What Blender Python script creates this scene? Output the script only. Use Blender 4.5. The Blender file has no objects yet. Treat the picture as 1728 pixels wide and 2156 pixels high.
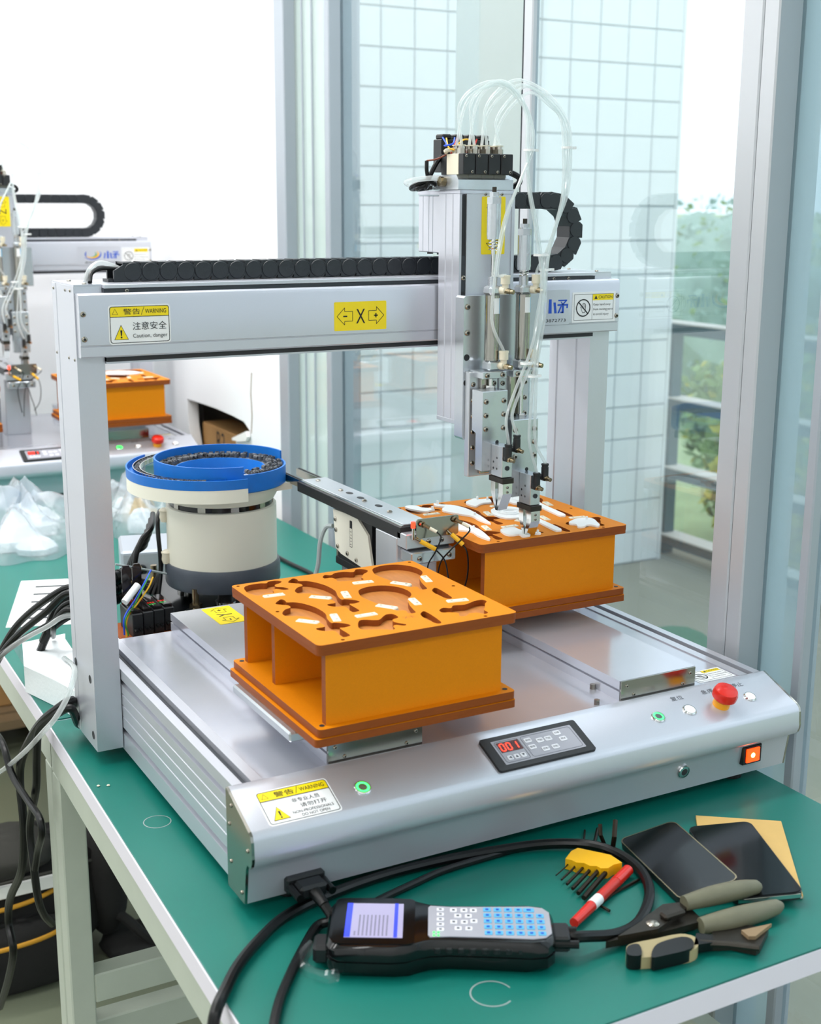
import bpy, bmesh, math, random
from mathutils import Vector, Matrix

random.seed(7)
scene = bpy.context.scene
COL = scene.collection
PI = math.pi

# ---------------------------------------------------------------- camera
CAM_POS = Vector((-0.425, -1.108, 1.452))
YAW, PITCH, ROLL, FPX = math.radians(28.8267), math.radians(13.2805), math.radians(-0.3075), 2767.8
_f = Vector((math.sin(YAW) * math.cos(PITCH), math.cos(YAW) * math.cos(PITCH), -math.sin(PITCH)))
_r = Vector((math.cos(YAW), -math.sin(YAW), 0))
_d = _f.cross(_r)
_r2 = _r * math.cos(ROLL) + _d * math.sin(ROLL)
_d2 = -_r * math.sin(ROLL) + _d * math.cos(ROLL)
cd = bpy.data.cameras.new('camera')
cam = bpy.data.objects.new('camera', cd)
COL.objects.link(cam)
cd.sensor_fit = 'HORIZONTAL'
cd.sensor_width = 36.0
cd.lens = FPX / 1728 * 36.0
cd.clip_start, cd.clip_end = 0.05, 500
cd.dof.use_dof = True
cd.dof.focus_distance = 1.68
cd.dof.aperture_fstop = 9.5
mw = Matrix.Identity(4)
for i in range(3):
    mw[i][0], mw[i][1], mw[i][2], mw[i][3] = _r2[i], -_d2[i], -_f[i], CAM_POS[i]
cam.matrix_world = mw
scene.camera = cam

def at(px, py, x=None, y=None, z=None):
    """point of the place seen at a pixel of the photograph, on a plane x=, y= or z="""
    r = _r2 * ((px - 864) / FPX) + _d2 * ((py - 1078) / FPX) + _f
    i, v = (0, x) if x is not None else (1, y) if y is not None else (2, z)
    return CAM_POS + r * ((v - CAM_POS[i]) / r[i])

# ---------------------------------------------------------------- world, light, exposure
world = bpy.data.worlds.new('overcast_sky')
scene.world = world
world.use_nodes = True
bg = world.node_tree.nodes['Background']
bg.inputs['Color'].default_value = (0.93, 0.97, 1.0, 1)
bg.inputs['Strength'].default_value = 1.65
scene.view_settings.view_transform = 'Standard'
scene.view_settings.look = 'None'
scene.view_settings.exposure = 0.28
scene.view_settings.gamma = 1.0
scene.view_settings.use_curve_mapping = False
scene.cycles.max_bounces = 10
scene.cycles.transparent_max_bounces = 24

def area_light(name, loc, sx, sy, power, col=(0.985, 0.985, 1.0), rot=(0, 0, 0)):
    l = bpy.data.lights.new(name, 'AREA')
    l.shape, l.size, l.size_y, l.energy, l.color = 'RECTANGLE', sx, sy, power, col
    o = bpy.data.objects.new(name, l)
    o.location, o.rotation_euler = loc, rot
    COL.objects.link(o)
    return o
CEIL = 3.0
LAMPS = [(-0.85, -2.3), (-2.3, -2.3), (-0.85, 0.55), (-2.3, 0.55), (0.05, 0.62), (-0.85, 1.95), (-2.3, 1.95), (0.1, 1.95)]
LPOW = 11.5
for lx, ly in LAMPS:
    area_light('ceiling_lamp_light', (lx, ly, CEIL - 0.075), 1.15, 0.26, LPOW)

# ---------------------------------------------------------------- materials
def lin(h):
    h = h.lstrip('#')
    out = []
    for i in (0, 2, 4):
        c = int(h[i:i + 2], 16) / 255
        out.append(c / 12.92 if c <= 0.04045 else ((c + 0.055) / 1.055) ** 2.4)
    return tuple(out) + (1,)

MATS = {}
def mat(name, col, rough=0.5, metal=0.0, var=0.0, vscale=40.0, bump=0.0, bscale=200.0, emit=None, estr=0.0,
        stretch=None, spec=0.5, coat=0.0, detail=3.0, col2=None):
    m = bpy.data.materials.new(name)
    m.use_nodes = True
    nt = m.node_tree
    b = nt.nodes['Principled BSDF']
    c = lin(col) if isinstance(col, str) else tuple(col) + ((1,) if len(col) == 3 else ())
    b.inputs['Base Color'].default_value = c
    b.inputs['Roughness'].default_value = rough
    b.inputs['Metallic'].default_value = metal
    b.inputs['Specular IOR Level'].default_value = spec
    b.inputs['Coat Weight'].default_value = coat
    if emit:
        b.inputs['Emission Color'].default_value = lin(emit)
        b.inputs['Emission Strength'].default_value = estr
    vec = None
    if var or bump or col2:
        tc = nt.nodes.new('ShaderNodeTexCoord')
        mp = nt.nodes.new('ShaderNodeMapping')
        if stretch:
            mp.inputs['Scale'].default_value = stretch
        nt.links.new(tc.outputs['Object'], mp.inputs['Vector'])
        vec = mp.outputs['Vector']
    if var or col2:
        n = nt.nodes.new('ShaderNodeTexNoise')
        n.inputs['Scale'].default_value = vscale
        n.inputs['Detail'].default_value = detail
        nt.links.new(vec, n.inputs['Vector'])
        mx = nt.nodes.new('ShaderNodeMix')
        mx.data_type = 'RGBA'
        if col2:
            mx.inputs[6].default_value = c
            mx.inputs[7].default_value = lin(col2)
            cr = nt.nodes.new('ShaderNodeValToRGB')
            cr.color_ramp.elements[0].position = 0.5 - 0.5 * (1 - min(var, 0.95)) * 0.6
            cr.color_ramp.elements[1].position = 0.5 + 0.5 * (1 - min(var, 0.95)) * 0.6
            nt.links.new(n.outputs['Fac'], cr.inputs['Fac'])
            nt.links.new(cr.outputs['Color'], mx.inputs[0])
        else:
            mx.inputs[6].default_value = tuple(x * (1 - var) for x in c[:3]) + (1,)
            mx.inputs[7].default_value = tuple(min(1, x * (1 + var)) for x in c[:3]) + (1,)
            nt.links.new(n.outputs['Fac'], mx.inputs[0])
        nt.links.new(mx.outputs[2], b.inputs['Base Color'])
    if bump:
        n2 = nt.nodes.new('ShaderNodeTexNoise')
        n2.inputs['Scale'].default_value = bscale
        n2.inputs['Detail'].default_value = 2
        nt.links.new(vec, n2.inputs['Vector'])
        bp = nt.nodes.new('ShaderNodeBump')
        bp.inputs['Strength'].default_value = bump
        bp.inputs['Distance'].default_value = 0.002
        nt.links.new(n2.outputs['Fac'], bp.inputs['Height'])
        nt.links.new(bp.outputs['Normal'], b.inputs['Normal'])
    MATS[name] = m
    return m

def thin_mat(name, tint, base, opac, rough=0.05, frost=0.0, ior=1.45, wave=None):
    """thin clear sheet: transparent body, mirror-like surface by Fresnel, a little milkiness"""
    m = bpy.data.materials.new(name)
    m.use_nodes = True
    nt = m.node_tree
    nt.nodes.clear()
    out = nt.nodes.new('ShaderNodeOutputMaterial')
    tr = nt.nodes.new('ShaderNodeBsdfTransparent')
    tr.inputs['Color'].default_value = lin(tint)
    df = nt.nodes.new('ShaderNodeBsdfDiffuse')
    df.inputs['Color'].default_value = lin(base)
    tl = nt.nodes.new('ShaderNodeBsdfTranslucent')
    tl.inputs['Color'].default_value = lin(base)
    dm = nt.nodes.new('ShaderNodeMixShader')
    dm.inputs[0].default_value = 0.5
    nt.links.new(df.outputs[0], dm.inputs[1])
    nt.links.new(tl.outputs[0], dm.inputs[2])
    m1 = nt.nodes.new('ShaderNodeMixShader')
    m1.inputs[0].default_value = opac
    nt.links.new(tr.outputs[0], m1.inputs[1])
    nt.links.new(dm.outputs[0], m1.inputs[2])
    gl = nt.nodes.new('ShaderNodeBsdfGlossy')
    gl.inputs['Roughness'].default_value = rough
    fr = nt.nodes.new('ShaderNodeLayerWeight')
    fr.inputs['Blend'].default_value = 0.5
    pw = nt.nodes.new('ShaderNodeMath'); pw.operation = 'POWER'; pw.inputs[1].default_value = 5.0
    nt.links.new(fr.outputs['Facing'], pw.inputs[0])
    f0 = ((ior - 1) / (ior + 1)) ** 2
    ma = nt.nodes.new('ShaderNodeMath'); ma.operation = 'MULTIPLY_ADD'; ma.inputs[1].default_value = 1 - f0; ma.inputs[2].default_value = f0
    nt.links.new(pw.outputs[0], ma.inputs[0])
    m2 = nt.nodes.new('ShaderNodeMixShader')
    nt.links.new(ma.outputs[0], m2.inputs[0])
    nt.links.new(m1.outputs[0], m2.inputs[1])
    nt.links.new(gl.outputs[0], m2.inputs[2])
    nt.links.new(m2.outputs[0], out.inputs['Surface'])
    if wave:
        tc = nt.nodes.new('ShaderNodeTexCoord')
        n2 = nt.nodes.new('ShaderNodeTexNoise')
        n2.inputs['Scale'].default_value = wave
        n2.inputs['Detail'].default_value = 4
        nt.links.new(tc.outputs['Object'], n2.inputs['Vector'])
        bp = nt.nodes.new('ShaderNodeBump')
        bp.inputs['Strength'].default_value = 0.7
        bp.inputs['Distance'].default_value = 0.01
        nt.links.new(n2.outputs['Fac'], bp.inputs['Height'])
        for s in (gl, fr):
            nt.links.new(bp.outputs['Normal'], s.inputs['Normal'])
    MATS[name] = m
    return m

mat('alu', '#c9cbd4', 0.30, 0.48, var=0.03, vscale=900)
mat('alu_side', '#c6cad0', 0.30, 0.6, var=0.04, vscale=60, stretch=(1, 1, 0.05))
mat('alu_plate', '#c6c8d2', 0.18, 0.52, var=0.05, vscale=14, bump=0.02, bscale=30)
mat('alu_mill', '#c4c9ce', 0.26, 0.75, var=0.08, vscale=300)
mat('steel', '#a8a49c', 0.16, 1.0, var=0.06, vscale=120, stretch=(0.04, 1, 1))
mat('chrome', '#d8d8d6', 0.10, 1.0)
mat('screwhead', '#a39d92', 0.22, 1.0)
mat('brass', '#988a70', 0.25, 1.0)
mat('nickel', '#bdb8ae', 0.2, 1.0)
mat('black', '#15171a', 0.45, var=0.2, vscale=200)
mat('blackgloss', '#0a0b0d', 0.12)
mat('rubber', '#070809', 0.34, spec=0.35)
mat('chain', '#1c2026', 0.42, var=0.15, vscale=300, bump=0.05, bscale=600)
mat('dark', '#26282c', 0.6)
mat('darkslot', '#3b3f45', 0.5, 0.3)
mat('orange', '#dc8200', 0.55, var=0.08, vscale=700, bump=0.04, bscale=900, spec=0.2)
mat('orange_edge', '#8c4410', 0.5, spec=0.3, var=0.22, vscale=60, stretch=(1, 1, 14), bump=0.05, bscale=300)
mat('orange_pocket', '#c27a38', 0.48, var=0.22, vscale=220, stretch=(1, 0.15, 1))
mat('ivory', '#e2dac4', 0.45)
mat('cream', '#e9e6d6', 0.42, var=0.02, vscale=20)
mat('white', '#f2f3f4', 0.5)
mat('whiteplastic', '#f4f6f6', 0.35)
mat('blue', '#046cc4', 0.42, var=0.08, vscale=80)
mat('greybase', '#4b525c', 0.4, var=0.06, vscale=100)
mat('sleeve', '#4a4c50', 0.5)
mat('green', '#026e62', 0.40, var=0.10, vscale=5, bump=0.03, bscale=500)
mat('edgeband', '#e9e4ee', 0.4)
mat('tubeframe', '#b9c0b2', 0.42, var=0.05, vscale=30)
mat('epoxy', '#767c68', 0.30, var=0.10, vscale=2.5, bump=0.01, bscale=40)
mat('wallwhite', '#f4f5f7', 0.7, var=0.015, vscale=3)
mat('frame', '#c0c3c8', 0.4, 0.35, var=0.03, vscale=6)
mat('framedark', '#aab1ba', 0.4, 0.3)
mat('yellow', '#fbdf06', 0.45)
mat('yellowplastic', '#f2b50c', 0.35)
mat('print', '#16181c', 0.6)
mat('printgrey', '#5b5f66', 0.6)
mat('printblue', '#1450c4', 0.5)
mat('red', '#c4221a', 0.25)
mat('redgloss', '#d8281c', 0.2)
mat('estopyellow', '#f5a400', 0.35)
mat('ledgreen', '#0d7a3a', 0.4, emit='#28ff48', estr=7.0)
mat('ledgreen_small', '#1a8a3a', 0.4, emit='#30ff50', estr=2.5)
mat('ledred', '#b01008', 0.4, emit='#ff3018', estr=4.0)
mat('ledred_dim', '#500a06', 0.4)
mat('ledwhite', '#f4f4f4', 0.3, emit='#ffffff', estr=0.35)
mat('switchlamp', '#d02a08', 0.3, emit='#ff3a08', estr=3.0)
mat('switchcore', '#ffb060', 0.3, emit='#ffb060', estr=7.0)
mat('panelgrey', '#a8a8b2', 0.45)
mat('keywhite', '#e8e8ee', 0.45)
mat('keyblue', '#5db4e0', 0.45)
mat('screen', '#8a86a0', 0.15, emit='#cfc8f0', estr=0.35)
mat('screenblue', '#3a48d8', 0.15, emit='#4450e8', estr=0.5)
mat('paper', '#f3f3f0', 0.7)
mat('kraft', '#d6b06a', 0.7, var=0.06, vscale=60)
mat('foam', '#eef3f5', 0.8, bump=0.4, bscale=160, var=0.02, vscale=80)
mat('olive', '#6f6d58', 0.5, var=0.18, vscale=60)
mat('khaki', '#a99a72', 0.5)
mat('gunmetal', '#3a3630', 0.4, 0.7, var=0.3, vscale=90)
mat('hexkey', '#33291f', 0.35, 0.7)
mat('cardboard', '#b98d57', 0.75, var=0.08, vscale=20)
mat('fabric', '#191817', 0.85, var=0.25, vscale=150, bump=0.2, bscale=500)
mat('fabricgrey', '#35342f', 0.85, bump=0.2, bscale=500)
mat('mustard', '#c08a1c', 0.7)
mat('wood', '#8d7658', 0.7, var=0.2, vscale=20)
mat('tilewhite', '#eef1f2', 0.25, var=0.03, vscale=6)
mat('grout', '#b4c0c4', 0.8)
mat('concrete', '#97927f', 0.85, var=0.14, vscale=3, bump=0.2, bscale=30)
mat('moss', '#4c7a5c', 0.9, var=0.3, vscale=40, bump=0.4, bscale=80)
mat('railsteel', '#3f6068', 0.5, 0.2)
mat('railtop', '#ded6cc', 0.7)
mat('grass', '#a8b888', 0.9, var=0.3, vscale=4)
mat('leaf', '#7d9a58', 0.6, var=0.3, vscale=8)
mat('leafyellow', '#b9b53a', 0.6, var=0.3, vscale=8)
mat('leafhazy', '#9db8a8', 0.6, var=0.3, vscale=4)  # pale, greyed leaf colour with the haze of distance put into it
mat('bark', '#6b5b49', 0.8)
mat('plaster', '#d9d3c6', 0.8)
mat('rooftile', '#c66a58', 0.7)
mat('wireblue', '#1450d8', 0.4)
mat('wireyellow', '#f0b814', 0.4)
mat('wirered', '#c8281c', 0.4)
mat('wirebrown', '#7a3a22', 0.45)
mat('wiregrey', '#9aa4a4', 0.45)
mat('wiregreen', '#3a9a3a', 0.45)
mat('ceilwhite', '#f2f2f0', 0.8)
mat('lampemit', '#ffffff', 0.5, emit='#fffdf6', estr=3.0)
mat('darkvoid', '#0c0b0a', 0.9)
thin_mat('glass', '#ecf5f9', '#dcebf0', 0.05, rough=0.0, ior=1.95)  # slight milkiness mixed into the panes imitates haze outdoors
thin_mat('glassblue', '#d2e2e8', '#c4d8e0', 0.42, rough=0.05)
thin_mat('glassmilk', '#e6f0ee', '#e8f2f0', 0.62, rough=0.1)
thin_mat('tubing', '#f4fafa', '#ffffff', 0.36, rough=0.08, ior=1.5)
thin_mat('bagfilm', '#f2f6fa', '#eef2f8', 0.36, rough=0.16, ior=1.7, wave=60)
thin_mat('smoke', '#8a8488', '#4a4648', 0.25, rough=0.05)
thin_mat('wrap', '#ffffff', '#c8d8e0', 0.04, rough=0.05, ior=1.4)

# ---------------------------------------------------------------- mesh builder
class MB:
    def __init__(self, org=(0, 0, 0)):
        self.v, self.f, self.m, self.org = [], [], [], Vector(org)
    def add(self, vs, fs, mi=0):
        n = len(self.v)
        self.v += [Vector(a) for a in vs]
        self.f += [tuple(i + n for i in f) for f in fs]
        self.m += [mi] * len(fs)
        return self
    def box(self, x0, x1, y0, y1, z0, z1, ch=0.0, mi=0):
        if x1 < x0: x0, x1 = x1, x0
        if y1 < y0: y0, y1 = y1, y0
        if z1 < z0: z0, z1 = z1, z0
        if not ch:
            vs = [(x, y, z) for x in (x0, x1) for y in (y0, y1) for z in (z0, z1)]
            return self.add(vs, [(0, 1, 3, 2), (4, 6, 7, 5), (0, 4, 5, 1), (2, 3, 7, 6), (0, 2, 6, 4), (1, 5, 7, 3)], mi)
        c = min(ch, (x1 - x0) * .49, (y1 - y0) * .49, (z1 - z0) * .49)
        vs, idx = [], {}
        for i, x in enumerate((x0, x1)):
            for j, y in enumerate((y0, y1)):
                for k, z in enumerate((z0, z1)):
                    s = (1 if i == 0 else -1, 1 if j == 0 else -1, 1 if k == 0 else -1)
                    for a in range(3):
                        p = [x + s[0] * c, y + s[1] * c, z + s[2] * c]
                        p[a] = (x, y, z)[a]
                        idx[(i, j, k, a)] = len(vs)
                        vs.append(p)
        fs = []
        for a in range(3):
            o = [b for b in range(3) if b != a]
            for s in (0, 1):
                q = []
                for u, w in ((0, 0), (1, 0), (1, 1), (0, 1)):
                    t = [0, 0, 0]; t[a] = s; t[o[0]] = u; t[o[1]] = w
                    q.append(idx[(t[0], t[1], t[2], a)])
                fs.append(tuple(q))
        for a in range(3):
            o = [b for b in range(3) if b != a]
            for u in (0, 1):
                for w in (0, 1):
                    t0 = [0, 0, 0]; t0[o[0]] = u; t0[o[1]] = w
                    t1 = list(t0); t1[a] = 1
                    fs.append((idx[(*t0, o[0])], idx[(*t1, o[0])], idx[(*t1, o[1])], idx[(*t0, o[1])]))
        for i in (0, 1):
            for j in (0, 1):
                for k in (0, 1):
                    fs.append((idx[(i, j, k, 0)], idx[(i, j, k, 1)], idx[(i, j, k, 2)]))
        return self.add(vs, fs, mi)
    def cyl(self, p0, p1, r0, r1=None, n=16, mi=0, hollow=0.0):
        p0, p1 = Vector(p0), Vector(p1)
        r1 = r0 if r1 is None else r1
        d = (p1 - p0).normalized()
        u = d.orthogonal().normalized()
        w = d.cross(u)
        ring = lambda p, r: [p + (u * math.cos(2 * PI * i / n) + w * math.sin(2 * PI * i / n)) * r for i in range(n)]
        if hollow:
            vs = ring(p0, r0) + ring(p1, r1) + ring(p0, r0 * hollow) + ring(p1, r1 * hollow)
            fs = []
            for i in range(n):
                j = (i + 1) % n
                fs += [(i, j, n + j, n + i), (2 * n + j, 2 * n + i, 3 * n + i, 3 * n + j), (n + i, n + j, 3 * n + j, 3 * n + i), (j, i, 2 * n + i, 2 * n + j)]
            return self.add(vs, fs, mi)
        vs = ring(p0, r0) + ring(p1, r1)
        fs = [(i, (i + 1) % n, n + (i + 1) % n, n + i) for i in range(n)]
        fs += [tuple(range(n))[::-1], tuple(range(n, 2 * n))]
        return self.add(vs, fs, mi)
    def lathe(self, c, prof, n=32, mi=0, a0=0.0, a1=2 * PI, closed=True, axis='z'):
        c = Vector(c)
        full = abs(a1 - a0 - 2 * PI) < 1e-6
        k = n if full else n + 1
        vs = []
        for i in range(k):
            a = a0 + (a1 - a0) * i / n
            for r, h in prof:
                if axis == 'z': vs.append(c + Vector((r * math.cos(a), r * math.sin(a), h)))
                elif axis == 'y': vs.append(c + Vector((r * math.cos(a), h, r * math.sin(a))))
                else: vs.append(c + Vector((h, r * math.cos(a), r * math.sin(a))))
        m = len(prof)
        fs = []
        for i in range(n):
            j = (i + 1) % k
            for q in range(m - (0 if closed else 1)):
                t = (q + 1) % m
                fs.append((i * m + q, j * m + q, j * m + t, i * m + t))
        if not full and closed:
            fs += [tuple(range(m)), tuple((k - 1) * m + q for q in range(m))[::-1]]
        return self.add(vs, fs, mi)
    def tube(self, pts, r, n=8, mi=0, taper=None):
        pts = [Vector(p) for p in pts]
        t0 = (pts[1] - pts[0]).normalized()
        u = t0.orthogonal().normalized()
        vs = []
        for i, p in enumerate(pts):
            t = (pts[min(i + 1, len(pts) - 1)] - pts[max(i - 1, 0)]).normalized()
            u = (u - t * u.dot(t))
            u = u.normalized() if u.length > 1e-6 else t.orthogonal().normalized()
            w = t.cross(u)
            rr = r if taper is None else r * taper(i / (len(pts) - 1))
            vs += [p + (u * math.cos(2 * PI * k / n) + w * math.sin(2 * PI * k / n)) * rr for k in range(n)]
        fs = []
        for i in range(len(pts) - 1):
            for k in range(n):
                j = (k + 1) % n
                fs.append((i * n + k, i * n + j, (i + 1) * n + j, (i + 1) * n + k))
        fs += [tuple(range(n))[::-1], tuple((len(pts) - 1) * n + k for k in range(n))]
        return self.add(vs, fs, mi)
    def prism(self, poly, axis, a, b, mi=0, mis=None):
        def P(p, h):
            return {'x': (h, p[0], p[1]), 'y': (p[0], h, p[1]), 'z': (p[0], p[1], h)}[axis]
        n = len(poly)
        vs = [P(p, a) for p in poly] + [P(p, b) for p in poly]
        self.add(vs, [tuple(range(n))[::-1], tuple(range(n, 2 * n))], mi)
        k = len(self.v) - 2 * n
        self.f += [(k + i, k + (i + 1) % n, k + n + (i + 1) % n, k + n + i) for i in range(n)]
        self.m += [mi if mis is None else mis] * n
        return self
    def xf(self, M):
        self.v = [M @ p for p in self.v]
        return self
    def mesh(self, name, mats, smooth=35, recalc=True):
        me = bpy.data.meshes.new(name)
        me.from_pydata([tuple(p - self.org) for p in self.v], [], self.f)
        for m in (mats if isinstance(mats, (list, tuple)) else [mats]):
            me.materials.append(MATS[m])
        me.polygons.foreach_set('material_index', self.m)
        if recalc:
            bm = bmesh.new(); bm.from_mesh(me)
            bmesh.ops.recalc_face_normals(bm, faces=bm.faces)
            bm.to_mesh(me); bm.free()
        if smooth:
            me.polygons.foreach_set('use_smooth', [True] * len(me.polygons))
            me.set_sharp_from_angle(angle=math.radians(smooth))
        me.update()
        return me
    def build(self, name, mats, parent=None, smooth=35, recalc=True):
        return link(name, self.mesh(name, mats, smooth, recalc), parent)

def link(name, me, parent=None, loc=(0, 0, 0), rot=None, scale=None):
    o = bpy.data.objects.new(name, me)
    o.location = loc
    if rot is not None: o.rotation_euler = rot
    if scale is not None: o.scale = scale
    COL.objects.link(o)
    if parent is not None: o.parent = parent
    return o

def tag(o, label, cat, group=None, kind=None):
    if label: o['label'] = label
    if cat: o['category'] = cat
    if group: o['group'] = group
    if kind: o['kind'] = kind
    return o

def thing(name, label, cat, loc=(0, 0, 0), rot=(0, 0, 0), group=None):
    o = bpy.data.objects.new(name, None)
    o.empty_display_size = 0.02
    o.location, o.rotation_euler = loc, rot
    COL.objects.link(o)
    return tag(o, label, cat, group)

def struct(o):
    o['kind'] = 'structure'
    return o

def spline(pts, k=8):
    """Catmull-Rom through pts"""
    P = [Vector(p) for p in pts]
    P = [P[0] * 2 - P[1]] + P + [P[-1] * 2 - P[-2]]
    out = []
    for i in range(1, len(P) - 2):
        a, b, c, d = P[i - 1:i + 3]
        for j in range(k):
            t = j / k
            out.append(0.5 * ((2 * b) + (c - a) * t + (2 * a - 5 * b + 4 * c - d) * t * t + (3 * b - a - 3 * c + d) * t ** 3))
    out.append(P[-2])
    return out

def rrect(x0, x1, y0, y1, r, k=4):
    out = []
    for cx, cy, a in ((x1 - r, y1 - r, 0), (x0 + r, y1 - r, PI / 2), (x0 + r, y0 + r, PI), (x1 - r, y0 + r, 1.5 * PI)):
        out += [(cx + r * math.cos(a + PI / 2 * i / k), cy + r * math.sin(a + PI / 2 * i / k)) for i in range(k + 1)]
    return out

def circle2(cx, cy, r, n=16):
    return [(cx + r * math.cos(2 * PI * i / n), cy + r * math.sin(2 * PI * i / n)) for i in range(n)]

def smooth2(poly, k=3):
    P = [Vector((p[0], p[1], 0)) for p in poly]
    n, out = len(P), []
    for i in range(n):
        a, b, c, d = P[i - 1], P[i], P[(i + 1) % n], P[(i + 2) % n]
        for j in range(k):
            t = j / k
            q = 0.5 * ((2 * b) + (c - a) * t + (2 * a - 5 * b + 4 * c - d) * t * t + (3 * b - a - 3 * c + d) * t ** 3)
            out.append((q.x, q.y))
    return out

def curve_fill(loops, depth=0.0):
    """2-D loops (outer first, then holes) filled and extruded; returns verts, faces with z in +-depth/2"""
    cu = bpy.data.curves.new('tmp', 'CURVE')
    cu.dimensions, cu.fill_mode, cu.extrude = '2D', 'BOTH', depth / 2
    for lp in loops:
        s = cu.splines.new('POLY')
        s.points.add(len(lp) - 1)
        for i, p in enumerate(lp): s.points[i].co = (p[0], p[1], 0, 1)
        s.use_cyclic_u = True
    ob = bpy.data.objects.new('tmp', cu)
    me = ob.to_mesh()
    vs = [v.co.copy() for v in me.vertices]
    fs = [tuple(p.vertices) for p in me.polygons]
    ns = [1.0 if max(vs[i].z for i in f) - min(vs[i].z for i in f) < 1e-6 else 0.0 for f in fs]
    ob.to_mesh_clear()
    bpy.data.objects.remove(ob); bpy.data.curves.remove(cu)
    return vs, fs, ns

_tc = {}
def text2(txt, bold=False):
    if txt in _tc: return _tc[txt]
    cu = bpy.data.curves.new('tmp', 'FONT')
    cu.body, cu.size, cu.resolution_u = txt, 1.0, 3
    cu.fill_mode = 'BOTH'
    ob = bpy.data.objects.new('tmp', cu)
    me = ob.to_mesh()
    vs = [v.co.copy() for v in me.vertices]
    fs = [tuple(p.vertices) for p in me.polygons]
    ob.to_mesh_clear()
    bpy.data.objects.remove(ob); bpy.data.curves.remove(cu)
    if vs:
        x0, x1 = min(v.x for v in vs), max(v.x for v in vs)
        y0, y1 = min(v.y for v in vs), max(v.y for v in vs)
    else:
        x0 = y0 = 0; x1 = y1 = 1
    _tc[txt] = (vs, fs, x0, x1, y0, y1)
    return _tc[txt]

class Face:
    """a flat face to print on: origin, u and v axes; flat pieces are laid on it in small steps of height"""
    def __init__(self, o, u, v, org=(0, 0, 0)):
        self.o, self.u, self.v = Vector(o), Vector(u).normalized(), Vector(v).normalized()
        self.n = self.u.cross(self.v)
        self.org = org
    def p(self, a, b, h=0.0): return self.o + self.u * a + self.v * b + self.n * h
    def poly(self, mb, pts, h, mi=0):
        return mb.add([self.p(a, b, h) for a, b in pts], [tuple(range(len(pts)))], mi)
    def slab(self, mb, pts, h0, h1, mi=0):
        n = len(pts)
        mb.add([self.p(a, b, h0) for a, b in pts] + [self.p(a, b, h1) for a, b in pts],
               [tuple(range(n))[::-1], tuple(range(n, 2 * n))] + [(i, (i + 1) % n, n + (i + 1) % n, n + i) for i in range(n)], mi)
    def ring(self, mb, outer, inner, h, mi=0):
        n = len(outer)
        mb.add([self.p(a, b, h) for a, b in outer] + [self.p(a, b, h) for a, b in inner],
               [(i, (i + 1) % n, n + (i + 1) % n, n + i) for i in range(n)], mi)
    def text(self, mb, txt, a0, b0, w, ht, h, mi=0):
        vs, fs, x0, x1, y0, y1 = text2(txt)
        sx, sy = w / max(1e-6, x1 - x0), ht / max(1e-6, y1 - y0)
        mb.add([self.p(a0 + (q.x - x0) * sx, b0 + (q.y - y0) * sy, h) for q in vs], fs, mi)
    def line(self, mb, a, b, wd, h, mi=0):
        a, b = Vector((a[0], a[1])), Vector((b[0], b[1]))
        d = (b - a).normalized() * wd / 2
        q = Vector((-d.y, d.x))
        self.poly(mb, [tuple(a + q), tuple(a - q), tuple(b - q), tuple(b + q)], h, mi)
    def mb(self): return MB(self.org)

# shared fasteners ------------------------------------------------------------
def fastener(name, r, h, n=14, m='screwhead'):
    b = MB()
    b.lathe((0, 0, 0), [(0.0001, 0), (r, 0), (r, h * .45), (r * .8, h * .85), (r * .5, h), (r * .48, h), (r * .42, h * .4), (0.0001, h * .4)], n, 0, closed=False)
    b.add([(0.42 * r * math.cos(2 * PI * i / 6), 0.42 * r * math.sin(2 * PI * i / 6), h * .45) for i in range(6)], [tuple(range(6))], 1)
    return b.mesh(name, [m, 'dark'])
SCREW = fastener('screw', 0.0034, 0.0022)
SCREW_S = fastener('screw_small', 0.0022, 0.0015)
HOLE = MB().lathe((0, 0, 0), [(0.0001, .0002), (.0038, .0002), (.0040, .0004), (.0046, .0004), (.0048, 0.0)], 14, 0, closed=False).mesh('bore', ['dark'])
ROT = {'-y': (PI / 2, 0, 0), '+y': (-PI / 2, 0, 0), '-x': (0, -PI / 2, 0), '+x': (0, PI / 2, 0), '+z': (0, 0, 0)}
def screw(parent, p, d='-y', me=None, org=(0, 0, 0), name='screw', s=1.0):
    return link(name, me or SCREW, parent, Vector(p) - Vector(org), ROT[d], (s, s, s))
# ================================================================ the setting
XW = 0.76          # glazing plane
YB = 2.72          # back wall
b = MB(); b.box(-3.2, 0.86, -3.2, YB + .1, -0.06, 0); struct(b.build('floor', 'epoxy'))
b = MB(); b.box(-3.2, 0.95, YB, YB + .1, 0, CEIL); struct(b.build('wall_back', 'wallwhite'))
b = MB(); b.box(-3.3, -3.2, -3.2, YB + .1, 0, CEIL); struct(b.build('wall_left', 'wallwhite'))
b = MB(); b.box(-3.3, 0.95, -3.3, -3.2, 0, CEIL); struct(b.build('wall_front', 'wallwhite'))
b = MB(); b.box(-3.3, 0.95, -3.3, YB + .1, CEIL, CEIL + .08); struct(b.build('ceiling', 'ceilwhite'))
for lx, ly in LAMPS:
    t = thing('ceiling_lamp', 'long white ceiling lamp over the workshop', 'lamp', (lx, ly, CEIL), group='ceiling lamps')
    b = MB(); b.box(-.6, .6, -.15, .15, -.05, 0, .004); b.build('housing', 'white', t)
    b = MB(); b.box(-.585, .585, -.135, .135, -.058, -.05); b.build('diffuser', 'lampemit', t)

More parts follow.
